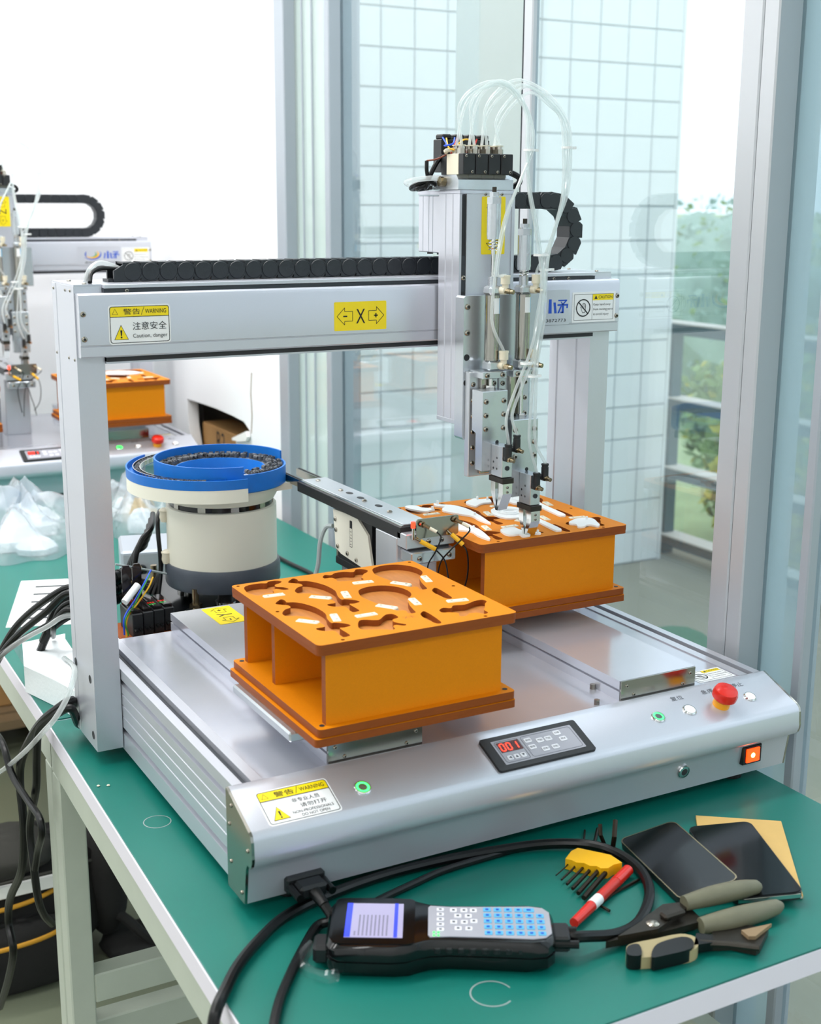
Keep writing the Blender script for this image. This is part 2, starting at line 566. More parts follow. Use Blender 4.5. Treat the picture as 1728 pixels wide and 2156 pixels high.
# right wall: plasterboard with a broken hole, glazing beside it (faces the room at x = XW)
hole = [(1.955, .72), (1.955, .872), (1.875, .897), (1.862, .905), (1.90, .922), (1.98, .926), (2.10, .928), (2.22, .926), (2.315, .924), (2.31, .85), (2.29, .80), (2.30, .72)]
vs, fs, ns = curve_fill([[(1.626, 0), (YB, 0), (YB, CEIL), (1.626, CEIL)], hole], 0.03)
b = MB(); b.add([(XW + .015 + v.z, v.x, v.y) for v in vs], fs); wr = struct(b.build('wall_right', 'wallwhite'))
b = MB(); b.prism([(1.858, .905), (1.953, .874), (1.953, .868), (1.91, .872), (1.862, .880), (1.85, .893)], 'x', XW - .012, XW - .004)
b.build('torn_flap', 'paper', wr, smooth=0)
b = MB(); b.tube([(XW - .0008, 1.851, .90), (XW - .0008, 1.843, .945), (XW - .0008, 1.848, 1.00), (XW - .0008, 1.84, 1.05)], .0012, 5)
b.build('crack', 'wood', wr)
b = MB(); b.box(XW + .19, XW + .24, 1.845, YB + .1, 0, CEIL); struct(b.build('wall_outer', 'plaster'))
b = MB(); b.box(XW + .03, XW + .19, 1.845, 1.858, 0, CEIL); struct(b.build('wall_return', 'wallwhite'))
t = thing('cardboard_box', 'brown cardboard box with a black mark inside the broken wall hole', 'box', (XW + .085, 2.17, 0))
b = MB(); b.box(-.045, .045, -.12, .14, 0, .86, .003); b.build('carton', 'cardboard', t)
F0 = Face((-.0452, .03, .80), (0, -1, 0), (0, 0, 1)); m0 = F0.mb(); F0.text(m0, 'R2', 0, 0, .06, .05, 0); m0.build('marking', 'print', t)

w = thing('window_1', None, None); struct(w)
def mull(y0, y1, x0=XW - .02, x1=XW + .05, m='frame', name='mullion', z0=0, z1=CEIL, par=w):
    b = MB(); b.box(x0, x1, y0, y1, z0, z1, .002); return b.build(name, m, par)
def pane(y0, y1, m='glass', x=XW + .006, z0=.06, z1=CEIL - .06, th=.006):
    b = MB(); b.box(x, x + th, y0, y1, z0, z1); return b.build('pane', m, w)
mull(1.575, 1.626, m='framedark')
mull(1.353, 1.376, m='framedark')
mull(1.376, 1.392, XW - .012)
mull(.664, .688, XW - .002, XW + .012, 'frame'); mull(.688, .692, XW - .002, XW + .014, 'darkslot', 'glazing_seal')
mull(.134, .168, XW - .03); mull(.107, .133, XW - .03); mull(.018, .034, XW - .008, XW + .02, 'framedark')
mull(-.95, -.90, XW - .03)
mull(-2.2, -2.15, XW - .03)
pane(1.376, 1.575, 'glassmilk')
for yy in (1.405, 1.483, 1.532): mull(yy, yy + .004, XW + .002, XW + .02, 'framedark', 'glazing_bead')
pane(.692, 1.353); pane(.168, .664)
pane(.034, .107, 'glassblue'); pane(-.90, .018); pane(-2.15, -.95); pane(-3.2, -2.2)
for z0, z1 in ((0, .06), (CEIL - .06, CEIL)):
    b = MB(); b.box(XW - .02, XW + .05, -3.2, 1.60, z0, z1, .002); b.build('frame_rail', 'frame', w)
# plain plastered column standing just outside the glazing
XC = .92
yc, yd = at(1002, 480, x=XC).y, at(954, 480, x=XC).y
xd = at(1096, 480, y=yc).x
b = MB(); b.box(XC, xd, yc, yd, 0, 3.1, .002); struct(b.build('trim_1', 'plaster'))

# ---------------------------------------------------------------- outside
YT = 3.05
b = MB(); b.box(1.0, 3.045, YT + .012, YT + .4, -.05, 3.1); wt = struct(b.build('wall_outside', 'grout'))
TS = .1305
tile = MB().box(-TS / 2 + .0028, TS / 2 - .0028, 0, .014, -TS / 2 + .0028, TS / 2 - .0028, .0015).mesh('tile', ['tilewhite'])
ncol, nrow = 13, 23
for i in range(ncol):
    for j in range(nrow):
        link('tile', tile, wt, (3.045 - TS * (i + .5), YT, .004 + TS * (j + .5)))
b = MB(); b.box(3.046, 3.06, YT + .002, YT + .4, 0, 3.1); struct(b.build('trim_2', 'tilewhite'))
b = MB(); b.box(.87, 3.3, -4, 5.5, -.08, 0); struct(b.build('floor_terrace', 'concrete'))
vs, fs, ns = curve_fill([smooth2([(1.95, 1.6), (2.3, 1.72), (2.55, 2.2), (2.45, 2.32), (2.25, 2.2), (2.05, 2.05), (1.8, 1.9), (1.7, 1.7)])], .006)
b = MB(); b.add([(v.x, v.y, .003 + v.z) for v in vs], fs); struct(b.build('trim_3', 'moss'))
t = thing('railing', 'dark teal steel railing with four pale-topped rails outside the window', 'railing', (3.15, 0, 0))
for z in (.98, .672, .382, .092):
    b = MB(); b.box(-.03, .03, -1.5, 5.2, z - .05, z - .006); r_ = b.build('rail', 'railsteel', t)
    b = MB(); b.box(-.045, .045, -1.5, 5.2, z - .006, z); b.build('rail_cap', 'railtop', r_)
for y in (-1.2, .1, 1.35, 3.14, 4.6):
    b = MB(); b.box(-.025, .025, y - .03, y + .06, 0, .97); b.build('post', 'railsteel', t)
b = MB(); b.box(3.3, 160, -120, 260, -.5, -.4); struct(b.build('ground', 'grass'))

def foliage(name, c, rx, ry, rz, n, ls, ms, parent, seed):
    rnd = random.Random(seed)
    b = MB()
    for i in range(n):
        u, v = rnd.random() * 2 * PI, math.acos(1 - 2 * rnd.random())
        k = .78 + .24 * rnd.random()
        lump = 1 + .18 * math.sin(3 * u + seed) * math.sin(4 * v)
        p = Vector((rx * k * lump * math.sin(v) * math.cos(u), ry * k * lump * math.sin(v) * math.sin(u), rz * k * lump * math.cos(v))) + Vector(c)
        a = Vector((rnd.uniform(-1, 1), rnd.uniform(-1, 1), rnd.uniform(-1, 1))).normalized() * ls * rnd.uniform(.6, 1.3)
        d = a.orthogonal() * rnd.uniform(.35, .6)
        b.add([p - a, p - d, p + a, p + d], [(0, 1, 2, 3)], 0 if rnd.random() < .75 else 1)
    n, q = 24, 14
    vs = []
    for j in range(q + 1):
        v = PI * j / q
        for i in range(n):
            u = 2 * PI * i / n
            k = .80 * (1 + .16 * math.sin(3 * u + seed) * math.sin(4 * v) + .07 * math.sin(7 * u + 5 * v))
            vs.append((c[0] + rx * k * math.sin(v) * math.cos(u), c[1] + ry * k * math.sin(v) * math.sin(u), c[2] + rz * k * math.cos(v)))
    b.add(vs, [(j * n + i, j * n + (i + 1) % n, (j + 1) * n + (i + 1) % n, (j + 1) * n + i) for j in range(q) for i in range(n)], 0)
    o = b.build(name, ms, parent, smooth=0, recalc=False)
    return o
shrubs = [  # x, y, radius, height, materials, label
    (4.1, 2.75, .5, .95, ('leafyellow', 'leaf'), 'yellow-flowered shrub close behind the railing beside the tiled wall'),
    (4.75, 3.95, .62, 1.1, ('leaf', 'leafyellow'), 'green shrub with yellow sprigs growing behind the railing'),
    (5.55, 2.75, .6, .8, ('leaf', 'leafhazy'), 'low green shrub on the grass outside, nearest the window frame'),
    (6.3, 4.4, .8, 1.25, ('leafyellow', 'leaf'), 'broad yellow-green shrub further out beyond the railing'),
    (8.6, 5.6, 1.05, 1.5, ('leaf', 'leafyellow'), 'round green shrub in the second row beyond the railing'),
    (7.6, 7.9, 1.1, 1.7, ('leafhazy', 'leaf'), 'dark green shrub standing half behind the tiled wall'),
    (11.2, 8.6, 1.35, 2.0, ('leaf', 'leafyellow'), 'large pale green shrub far out on the grass'),
]
for i, (x, y, r, h, ms, lb) in enumerate(shrubs):
    t = thing('shrub', lb, 'shrub', (x, y, -.4), group='shrubs outside')
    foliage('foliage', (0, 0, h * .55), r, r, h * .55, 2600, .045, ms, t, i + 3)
    b = MB()
    for k in range(4): b.tube([(0, 0, 0), (.05 * math.cos(k * 1.6), .05 * math.sin(k * 1.6), h * .3), (r * .4 * math.cos(k * 1.6), r * .4 * math.sin(k * 1.6), h * .75)], .012, 5)
    b.build('stem', 'bark', t)
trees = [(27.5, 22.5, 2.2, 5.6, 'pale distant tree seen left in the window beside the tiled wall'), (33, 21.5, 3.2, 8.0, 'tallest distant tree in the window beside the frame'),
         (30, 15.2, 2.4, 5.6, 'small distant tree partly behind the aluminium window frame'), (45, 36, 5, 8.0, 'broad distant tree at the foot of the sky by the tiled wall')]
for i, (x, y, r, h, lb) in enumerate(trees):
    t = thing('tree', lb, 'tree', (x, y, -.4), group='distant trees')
    foliage('crown', (0, 0, h - r * .9), r, r, r * .95, 4200, .13, ('leafhazy', 'leafhazy'), t, 40 + i)
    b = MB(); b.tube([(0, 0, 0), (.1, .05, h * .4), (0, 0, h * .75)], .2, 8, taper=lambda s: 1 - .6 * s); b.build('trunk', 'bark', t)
t = thing('house', 'small distant house with a reddish roof seen through the window', 'building', (23, 14.2, -.4), (0, 0, -.5))
b = MB(); b.box(-2.2, 2.2, -1.5, 1.5, 0, 1.75); b.build('walls', 'plaster', t)
b = MB(); b.prism([(-1.8, 1.7), (1.8, 1.7), (1.2, 2.35), (-1.2, 2.35)], 'x', -2.5, 2.5); b.build('roof', 'rooftile', t)
for x in (-1.2, .2, 1.4):
    b = MB(); b.box(x - .25, x + .25, -1.53, -1.5, .6, 1.3); b.build('window', 'darkslot', t)

# ================================================================ gantry robots
O = Vector((0, 0, .775))
SLOPE_O = Vector((0, .043, .882))
SV = Vector((0, .063, .025)).normalized()
def console_face(x, s): return Vector((x, .043 - SV.y * s, .882 - SV.z * s))

def warning_sign(f, root, w, h, lines, name='warning_label'):
    """white sticker, black rim, yellow head; f origin is its lower left corner"""
    b = f.mb(); f.slab(b, rrect(0, w, 0, h, .004), 0, .0004); lab = b.build(name, 'white', root, smooth=0)
    o_, i_ = rrect(.0016, w - .0016, .0016, h - .0016, .003), rrect(.0023, w - .0023, .0023, h - .0023, .0026)
    b = f.mb(); f.ring(b, o_, i_, .0007); f.line(b, (.002, h * .70), (w - .002, h * .70), .0007, .0009)
    b.build('border', 'print', lab, smooth=0, recalc=False)
    b = f.mb(); f.poly(b, [(.0023, h * .70), (w - .0023, h * .70)] + [p for p in i_ if p[1] > h * .8], .0006)
    b.build('header_band', 'yellow', lab, smooth=0, recalc=False)
    b = f.mb()
    f.text(b, '警告', w * .24, h * .755, w * .27, h * .15, .0009)
    f.line(b, (w * .525, h * .74), (w * .575, h * .94), .0005, .0009)
    f.text(b, 'WARNING', w * .59, h * .775, w * .34, h * .11, .0009)
    for txt, a, c, tw, th in lines: f.text(b, txt, w * a, h * c, w * tw, h * th, .0009)
    b.build('lettering', 'print', lab, smooth=0, recalc=False)
    b = f.mb(); tri = [(w * .08, h * .12), (w * .31, h * .12), (w * .195, h * .50)]
    f.poly(b, tri, .0006, 1)
    cx, cy = w * .195, h * .247
    f.poly(b, [(cx + (a - cx) * .90, cy + (c - cy) * .90) for a, c in tri], .0008, 0)
    f.poly(b, [(cx - .0012, h * .36), (cx - .0006, h * .22), (cx + .0006, h * .22), (cx + .0012, h * .36)], .0010, 1)
    f.poly(b, circle2(cx, h * .18, .0011, 8), .0010, 1)
    t2 = [(w * .06, h * .765), (w * .155, h * .765), (w * .107, h * .91)]
    c2 = (w * .107, h * .81)
    f.ring(b, t2, [(c2[0] + (a - c2[0]) * .86, c2[1] + (c - c2[1]) * .86) for a, c in t2], .0009, 1)
    b.build('warning_symbol', ['yellow', 'print'], lab, smooth=0, recalc=False)
    return lab

def caution_sign(f, root, w, h):
    b = f.mb(); f.slab(b, [(0, 0), (w, 0), (w, h), (0, h)], 0, .0004); lab = b.build('caution_label', 'white', root, smooth=0)
    b = f.mb()
    r0 = [(w * .04, h * .07), (w * .95, h * .07), (w * .95, h * .93), (w * .04, h * .93)]
    f.ring(b, r0, [(a + (.0005 if a < w / 2 else -.0005), c + (.0005 if c < h / 2 else -.0005)) for a, c in r0], .0006)
    f.line(b, (w * .46, h * .07), (w * .46, h * .93), .0004, .0006)
    cx, cy, r = w * .25, h * .48, w * .165
    f.ring(b, circle2(cx, cy, r, 28), circle2(cx, cy, r * .87, 28), .0008)
    f.line(b, (cx - r * .66, cy + r * .66), (cx + r * .66, cy - r * .66), r * .13, .0008)
    hand = [(-.34, -.02), (-.42, .12), (-.30, .14), (-.14, -.08), (-.12, .46), (.0, .48), (.02, .56), (.14, .56), (.16, .50), (.28, .48), (.30, .38), (.36, .36), (.36, -.30), (.22, -.56), (-.10, -.56)]
    hp = [(cx + a * r, cy + c * r) for a, c in hand]
    f.ring(b, hp, [(cx + .04 * r + (a - cx - .04 * r) * .86, cy + (c - cy) * .88) for a, c in hp], .0007)
    for q in (0., .15, .28): f.line(b, (cx + q * r, cy + .0 * r), (cx + q * r, cy + .48 * r), r * .035, .0007)
    for txt, c, tw in (('Keep hand away', .52, .40), ('from moving parts', .36, .45), ('to avoid injury', .20, .36)): f.text(b, txt, w * .485, h * c, w * tw, h * .10, .0006)
    b.build('lettering', 'print', lab, smooth=0, recalc=False)
    b = f.mb(); f.poly(b, [(w * .465, h * .72), (w * .945, h * .72), (w * .945, h * .925), (w * .465, h * .925)], .0006); b.build('header_band', 'yellow', lab, smooth=0, recalc=False)
    b = f.mb(); f.text(b, 'CAUTION', w * .60, h * .775, w * .32, h * .095, .0008); f.poly(b, [(w * .50, h * .76), (w * .575, h * .76), (w * .537, h * .885)], .0008)
    b.build('caution_title', 'print', lab, smooth=0, recalc=False)
    return lab

def axis_sign(f, root, w, h, letter, name='axis_label'):
    """yellow sticker: arrow with minus, letter, arrow with plus"""
    b = f.mb(); f.slab(b, rrect(0, w, 0, h, .0015, 2), 0, .0004); lab = b.build(name, 'yellow', root, smooth=0)
    b = f.mb()
    for s, sg in ((-1, 0), (1, 1)):
        ar = [(.05, .5), (.195, .80), (.195, .67), (.345, .67), (.345, .33), (.195, .33), (.195, .20)]
        P = [((a if s < 0 else 1 - a) * w, c * h) for a, c in ar]
        for i in range(7): f.line(b, P[i], P[(i + 1) % 7], h * .018, .0007)
        cx = (.205 if s < 0 else .795) * w
        f.line(b, (cx - .038 * w, h * .5), (cx + .038 * w, h * .5), h * .045, .0007)
        if sg: f.line(b, (cx, h * .5 - .038 * w), (cx, h * .5 + .038 * w), h * .045, .0007)
    f.text(b, letter, w * .415, h * .24, w * .17, h * .50, .0007)
    b.build('lettering', 'print', lab, smooth=0, recalc=False)
    return lab

SEG = {'0': 'abcdef', '1': 'bc', '-': 'g'}
def seven(f, mb, ch, a, c, w, h, hh, on=0, off=1):
    t = h * .13
    S = {'a': ((.12, 1), (.88, 1)), 'b': ((1, .94), (1, .54)), 'c': ((1, .46), (1, .06)), 'd': ((.12, 0), (.88, 0)), 'e': ((0, .46), (0, .06)), 'f': ((0, .94), (0, .54)), 'g': ((.12, .5), (.88, .5))}
    for k, (p, q) in S.items():
        sk = lambda v: (a + v[0] * w + v[1] * w * .12, c + v[1] * h)
        f.line(mb, sk(p), sk(q), t, hh, on if k in SEG[ch] else off)

def ringbutton(root_part, f, a, c, lens, r=.0085):
    b = f.mb(); M = Matrix.Translation(f.p(a, c)) @ Matrix((f.u, f.v, f.n)).transposed().to_4x4()
    q = MB().lathe((0, 0, 0), [(.0001, 0), (r, 0), (r, .0015), (r * .9, .0026), (r * .80, .0026)], 28, 0, closed=False)
    q.lathe((0, 0, 0), [(r * .80, .0022), (r * .52, .0024)], 28, 1, closed=False)
    q.lathe((0, 0, 0), [(r * .52, .0024), (.0001, .0028)], 28, 2, closed=False)
    q.xf(M); q.org = Vector(f.org)
    return q.build('push_button', lens, root_part, recalc=False)

def make_robot(d, hdx, label, main):
    root = thing('gantry_robot', label, 'robot', O + Vector(d), group='gantry robots')
    B = lambda: MB(O)
    S = lambda par, p, dr='-y', me=None, s=1.0, name='screw': screw(par, p, dr, me, O, name, s)
    # ---- base
    prof = [(.007, .775), (.007, .797), (.013, .797), (.013, .805), (.007, .805)]
    for z in (.820, .835, .850): prof += [(.007, z - .001), (.0085, z), (.007, z + .001)]
    prof += [(.007, .862), (.012, .862), (.012, .869), (.007, .869), (.007, .882), (.018, .882), (.018, .874), (.028, .874), (.028, .882), (.040, .882), (.040, .775)]
    for sgn in (0, 1):
        p_ = prof if not sgn else [(.717 - x, z) for x, z in prof]
        b = B(); b.prism(p_, 'y', .044, .545); b.build('side_rail', 'alu', root)
        b = B(); x0 = .0185 if not sgn else .717 - .0275
        b.box(x0, x0 + .009, .05, .54, .8741, .8752); b.build('slot_strip', 'darkslot', root)
    b = B(); b.box(.040, .677, .044, .545, .868, .8805, .0006); b.build('deck_plate', 'alu_plate', root)
    b = B(); b.box(.041, .676, .046, .54, .775, .787); b.build('bottom_plate', 'alu', root)
    b = B(); b.box(.040, .677, .535, .545, .787, .868); b.build('rear_plate', 'alu', root)
    for x, y in ((.06, .03), (.657, .03), (.06, .5), (.657, .5)):
        b = B(); b.cyl((x, y, .76), (x, y, .776), .014, .012); b.build('foot', 'rubber', root)
    # ---- console
    cp = [(.044, .775), (.0, .775), (-.006, .815), (-.010, .822)]
    cp += [(-.0135 + .0095 * math.cos(a), .8335 + .0135 * math.sin(a)) for a in (-PI * .62, -PI * .75, -PI * .9, PI, PI * .9)]
    cp += [(-.0215, .8505), (-.0195, .8562), (-.015, .8592), (.036, .8794), (.043, .882), (.0445, .882)]
    b = B(); b.prism(cp, 'x', .003, .714); con = b.build('console', 'alu', root, smooth=50)
    for x0, x1, xs, dr in ((0, .003, 0, '-x'), (.714, .717, .717, '+x')):
        b = B(); b.prism(cp, 'x', x0, x1); ep = b.build('end_plate', 'steel', root, smooth=0)
        for y, z in ((.030, .868), (.036, .846), (-.012, .838), (.034, .806), (.006, .785)): S(ep, (xs, y, z), dr, SCREW_S)
    fc = Face(SLOPE_O, (1, 0, 0), SV, O)
    ringbutton(con, fc, .1334, -.0404, ['chrome', 'ledgreen', 'olive'], .0092)
    ringbutton(con, fc, .5205, -.0358, ['chrome', 'ledgreen', 'printgrey'], .0085)
    ringbutton(con, fc, .5674, -.0358, ['chrome', 'ledwhite', 'ledwhite'], .0085)
    ringbutton(con, fc, .6612, -.0365, ['chrome', 'ledwhite', 'ledwhite'], .0080)
    q = MB(O); M = Matrix.Translation(fc.p(.6142, -.038)) @ Matrix((fc.u, fc.v, fc.n)).transposed().to_4x4()
    t_ = MB().lathe((0, 0, 0), [(.0001, 0), (.0105, 0), (.0100, .009), (.0001, .009)], 24, 1, closed=False)
    t_.lathe((0, 0, 0), [(.0001, .009), (.011, .009), (.0150, .013), (.0152, .019), (.0135, .0235), (.009, .0255), (.0001, .026)], 28, 0, closed=False).xf(M); t_.org = O
    es = t_.build('emergency_stop', ['redgloss', 'estopyellow'], con)
    ff = Face((0, -.0038, .80), (1, 0, 0), (0, -.006, .040), O)
    ringbutton(con, ff, .5513, .0005, ['chrome', 'chrome', 'dark'], .0085)
    b = B(); b.box(.6405, .6710, -.0075, -.001, .7895, .8130, .001); sw = b.build('power_switch', 'blackgloss', con)
    b = B(); b.box(.6455, .6665, -.0095, -.0070, .7925, .8100, .0008); b.build('rocker', 'switchlamp', con)
    b = B(); b.cyl((.6550, -.0094, .8015), (.6550, -.0100, .8015), .0032); b.build('neon_lamp', 'switchcore', con)
    # ---- display panel
    fd = Face(fc.p(.2868, -.0630), (1, 0, 0), SV, O); W_, H_ = .1265, .0492
    b = B(); fd.slab(b, rrect(0, W_, 0, H_, .003), 0, .0035); dp = b.build('display_panel', 'black', root, smooth=0)
    b = B(); fd.slab(b, rrect(.011, .1165, .0065, .0425, .001), .0035, .0040); b.build('membrane', 'panelgrey', dp, smooth=0)
    b = B()
    for x0, x1, y0, y1 in ((.0135, .0445, .0085, .0405), (.0475, .1140, .0085, .0405)):
        o_ = rrect(x0, x1, y0, y1, .003); fd.ring(b, o_, rrect(x0 + .0005, x1 - .0005, y0 + .0005, y1 - .0005, .0026), .0042)
    b.build('membrane_border', 'printgrey', dp, smooth=0, recalc=False)
    b = B(); fd.poly(b, [(.0155, .0235), (.0435, .0235), (.0435, .0385), (.0155, .0385)], .0043); b.build('display_window', 'ledred_dim', dp, smooth=0, recalc=False)
    for i, ch in enumerate('001'):
        b = B(); seven(fd, b, ch, .0175 + i * .0082, .0255, .0048, .0105, .0046); b.build('display_digit', ['ledred', 'ledred_dim'], dp, smooth=0, recalc=False)
    keys = [(.0175, .0115), (.026, .0115), (.0345, .0115)] + [(.050, .030), (.050, .0195), (.064, .0265), (.075, .0265), (.0635, .013), (.0765, .013), (.0895, .0315), (.092, .0215)]
    for i, (kx, ky) in enumerate(keys):
        kw = .0065 if i < 3 else .0088
        b = B(); fd.slab(b, rrect(kx, kx + kw, ky, ky + .0065, .0012, 2), .0040, .0047); kk = b.build('panel_key', 'keywhite', dp, smooth=0)
    b = B()
    for i, (kx, ky) in enumerate(keys):
        if i == 0: fd.poly(b, [(kx + .0015, ky + .0033), (kx + .0050, ky + .0052), (kx + .0050, ky + .0013)], .0049)
        elif i == 1: fd.poly(b, [(kx + .0014, ky + .0015), (kx + .0052, ky + .0015), (kx + .0033, ky + .0051)], .0049)
        elif i == 2: fd.poly(b, [(kx + .0014, ky + .0051), (kx + .0033, ky + .0015), (kx + .0052, ky + .0051)], .0049)
        else: fd.text(b, ('启动', '暂停', '气缸', '气缸', '校准1', '校准2', '归零', '测试')[i - 3], kx + .0012, ky + .0018, .0064, .003, .0049)
    b.build('key_print', 'printgrey', dp, smooth=0, recalc=False)
    warning_sign(Face(fc.p(.0230, -.0622), (1, 0, 0), SV, O), root, .079, .0465,
                 [('非专业人员', .42, .50, .38, .12), ('请勿打开', .50, .33, .36, .12), ('NON-PROFESSIONALS', .36, .195, .56, .075), ('DO NOT OPEN', .46, .085, .38, .075)])
    caution_sign(Face((.6180, .050, .8806), (1, 0, 0), (0, 1, 0), O), root, .057, .034)
    b = B()
    for txt, a in (('复位', .556), ('急停', .603), ('停止', .650)): fc.text(b, txt, a, -.0165, .018, .007, .0004)
    b.build('console_print', 'printgrey', con, smooth=0, recalc=False)
    # ---- slides
    for x0, nm in ((.114, 'y_slide'), (.494, 'y_slide')):
        b = B()
        b.prism([(x0, .8805), (x0, .8915), (x0 + .004, .8915), (x0 + .004, .8945), (x0, .8945), (x0, .905), (x0 + .114, .905), (x0 + .114, .8945), (x0 + .110, .8945), (x0 + .110, .8915), (x0 + .114, .8915), (x0 + .114, .8805)], 'y', .050, .548)
        sl = b.build(nm, 'alu_plate', root)
        b = B(); b.box(x0 + .001, x0 + .113, .0478, .0500, .8800, .9045); ep = b.build('slide_end_plate', 'steel', root)
        for sx, sz in ((.009, .898), (.105, .898), (.020, .886), (.094, .886)): S(ep, (x0 + sx, .0478, sz), '-y', SCREW_S)
        b = B(); b.box(x0 + .004, x0 + .110, .5480, .5500, .882, .9045); b.build('slide_end_plate', 'steel', root)
    for x0, x1, y0, y1 in ((.074, .262, .053, .213), (.455, .645, .315, .475)) if main else ((.455, .645, .05, .21), (.074, .262, .10, .26)):
        b = B(); b.box(x0 + .04, x1 - .045, y0 + .02, y1 - .02, .905, .9105); b.box(x0, x1, y0, y1, .9105, .9215, .002); b.build('carriage', 'alu_mill', root)
    fy = Face((.1960, .468, .9051), (0, 1, 0), (-1, 0, 0), O)
    axis_sign(fy, root, .074, .040, 'Y')
    for px_, py_ in ((1247, 1450), (1256, 1483)):
        x, y, _z = at(px_, py_, z=.8805)
        b = B(); b.cyl((x, y, .8805), (x, y, .8865), .0035, n=6); b.build('stud', 'screwhead', root)
    # ---- posts
    for x0, inner in ((-.027, .006), (.711, .744)):
        b = B()
        pr = [(x0, .425), (x0 + .033, .425), (x0 + .033, .455), (x0 + .0315, .456), (x0 + .0315, .459), (x0 + .033, .460), (x0 + .033, .502), (x0 + .0315, .503), (x0 + .0315, .506), (x0 + .033, .507), (x0 + .033, .525), (x0, .525), (x0, .507), (x0 + .0012, .506), (x0 + .0012, .504), (x0, .503)]
        if x0 > .5: pr = [(2 * x0 + .033 - x, y) for x, y in pr]
        b.prism(pr, 'z', .778, 1.3545); po = b.build('post', 'alu', root)
        b = B(); b.box(x0 + .0005, x0 + .0325, .4255, .5245, 1.3545, 1.3565); b.build('post_cap', 'alu_plate', root)
        for yy in (.437, .505): S(po, (x0 + .016, yy, 1.3565), '+z', SCREW, .8)
        if x0 < 0:
            for y, z in ((.510, .871), (.443, .869), (.511, .795), (.441, .795)): S(po, (x0, y, z), '-x', HOLE, 1.15, 'bore')
            for y, z in ((.5165, 1.348), (.462, 1.3485), (.440, 1.349), (.516, 1.270), (.460, 1.269), (.434, 1.269)): S(po, (x0, y, z), '-x', SCREW_S, .8)
    # ---- beam
    b = B(); b.prism([(.420, 1.264), (.5205, 1.264), (.5205, 1.3455), (.5105, 1.3455), (.5105, 1.352), (.428, 1.352), (.428, 1.3455), (.420, 1.3455)], 'x', .0065, .7105); bm_ = b.build('beam', 'alu', root)
    b = B(); b.box(.0065, .7105, .4185, .4275, 1.3460, 1.3515); b.build('slot_strip', 'darkslot', root)
    b = B(); b.box(.0065, .7105, .416, .524, 1.3520, 1.3565, .0005); b.build('beam_top', 'alu', root)
    b = B(); b.box(.0065, .7105, .4185, .5195, 1.2665, 1.2715); b.build('shadow_gap', 'dark', root)
    b = B(); b.prism([(.4245, 1.273), (.4125, 1.273), (.411, 1.2745), (.411, 1.2855), (.4118, 1.286), (.4118, 1.2868), (.410, 1.2875), (.410, 1.3405), (.4115, 1.345), (.4145, 1.347), (.4245, 1.347)], 'x', -.0255, .7485); fcv = b.build('beam_cover', 'alu', root, smooth=20)
    for x, z in ((-.0211, 1.3238), (-.021, 1.2949), (.7445, 1.3236), (.7440, 1.2954)): S(fcv, (x, .410, z), '-y', SCREW)
    S(bm_, (.034, .4185, 1.3490), '-y', SCREW, .7); S(bm_, (.640, .4185, 1.3490), '-y', SCREW, .7); S(bm_, (.665, .4185, 1.3490), '-y', SCREW, .7)
    fb = Face((0, .410, 0), (1, 0, 0), (0, 0, 1), O)
    warning_sign(Face((.0080, .410, 1.2872), (1, 0, 0), (0, 0, 1), O), root, .0750, .0458,
                 [('注意安全', .38, .36, .55, .20), ('Caution, danger', .38, .13, .56, .13)])
    axis_sign(Face((.2985, .410, 1.2912), (1, 0, 0), (0, 0, 1), O), root, .0745, .0365, 'X')
    caution_sign(Face((.6666, .410, 1.2877), (1, 0, 0), (0, 0, 1), O), root, .0750, .0422)
    fl = Face((.548, .410, 1.286), (1, 0, 0), (0, 0, 1), O)
    b = B(); fl.slab(b, rrect(.0, .114, 0, .048, .002), 0, .0003); lg = b.build('maker_label', 'alu', root, smooth=0)
    b = B()
    for P in ([(.070, .016), (.0735, .016), (.0755, .031), (.072, .031)], [(.0785, .016), (.084, .016), (.0835, .0355), (.079, .0355)], [(.0885, .016), (.0925, .016), (.0905, .031), (.0865, .031)]): fl.poly(b, P, .0005)
    for P in ([(.0945, .0345), (.1095, .0345), (.1095, .0325), (.1025, .0325), (.0945, .0325)], [(.1060, .0325), (.1090, .0325), (.1035, .0275), (.1005, .0275)], [(.0985, .0318), (.1005, .0318), (.1035, .0278), (.1015, .0278)],
              [(.0935, .0260), (.1115, .0260), (.1115, .0285), (.0935, .0285)], [(.1010, .0160), (.1045, .0160), (.1045, .0260), (.1010, .0260)], [(.1085, .0225), (.1110, .0225), (.1112, .0262), (.1090, .0262)], [(.0935, .0160), (.0965, .0160), (.1010, .0258), (.0985, .0258)], [(.0985, .0160), (.1030, .0160), (.1030, .0180), (.0985, .0180)]): fl.poly(b, P, .0005)
    b.build('maker_characters', 'printblue', lg, smooth=0, recalc=False)
    b = B(); fl.text(b, '服务热线: 123872773', .020, .0035, .088, .0058, .0005); b.build('phone_number', 'print', lg, smooth=0, recalc=False)
    b = B()
    for k, (mi, r0, r1, a0, a1) in enumerate(((0, .024, .0185, 3.5, 6.9), (1, .0180, .0120, 3.3, 7.3), (2, .0115, .0080, 4.2, 7.4), (0, .0200, .0165, 2.4, 3.9))):
        n = 18
        for i in range(n):
            s = math.sin(PI * i / n); s2 = math.sin(PI * (i + 1) / n)
            q = lambda j, t: (.040 + (r0 - (r0 - r1) * t) * math.cos(a0 + (a1 - a0) * j / n), .0275 + .6 * (r0 - (r0 - r1) * t) * math.sin(a0 + (a1 - a0) * j / n))
            fl.poly(b, [q(i, 0), q(i + 1, 0), q(i + 1, s2), q(i, s)], .0005, mi)
    b.build('maker_emblem', ['printblue', 'yellowplastic', 'wiregreen'], lg, smooth=0, recalc=False)
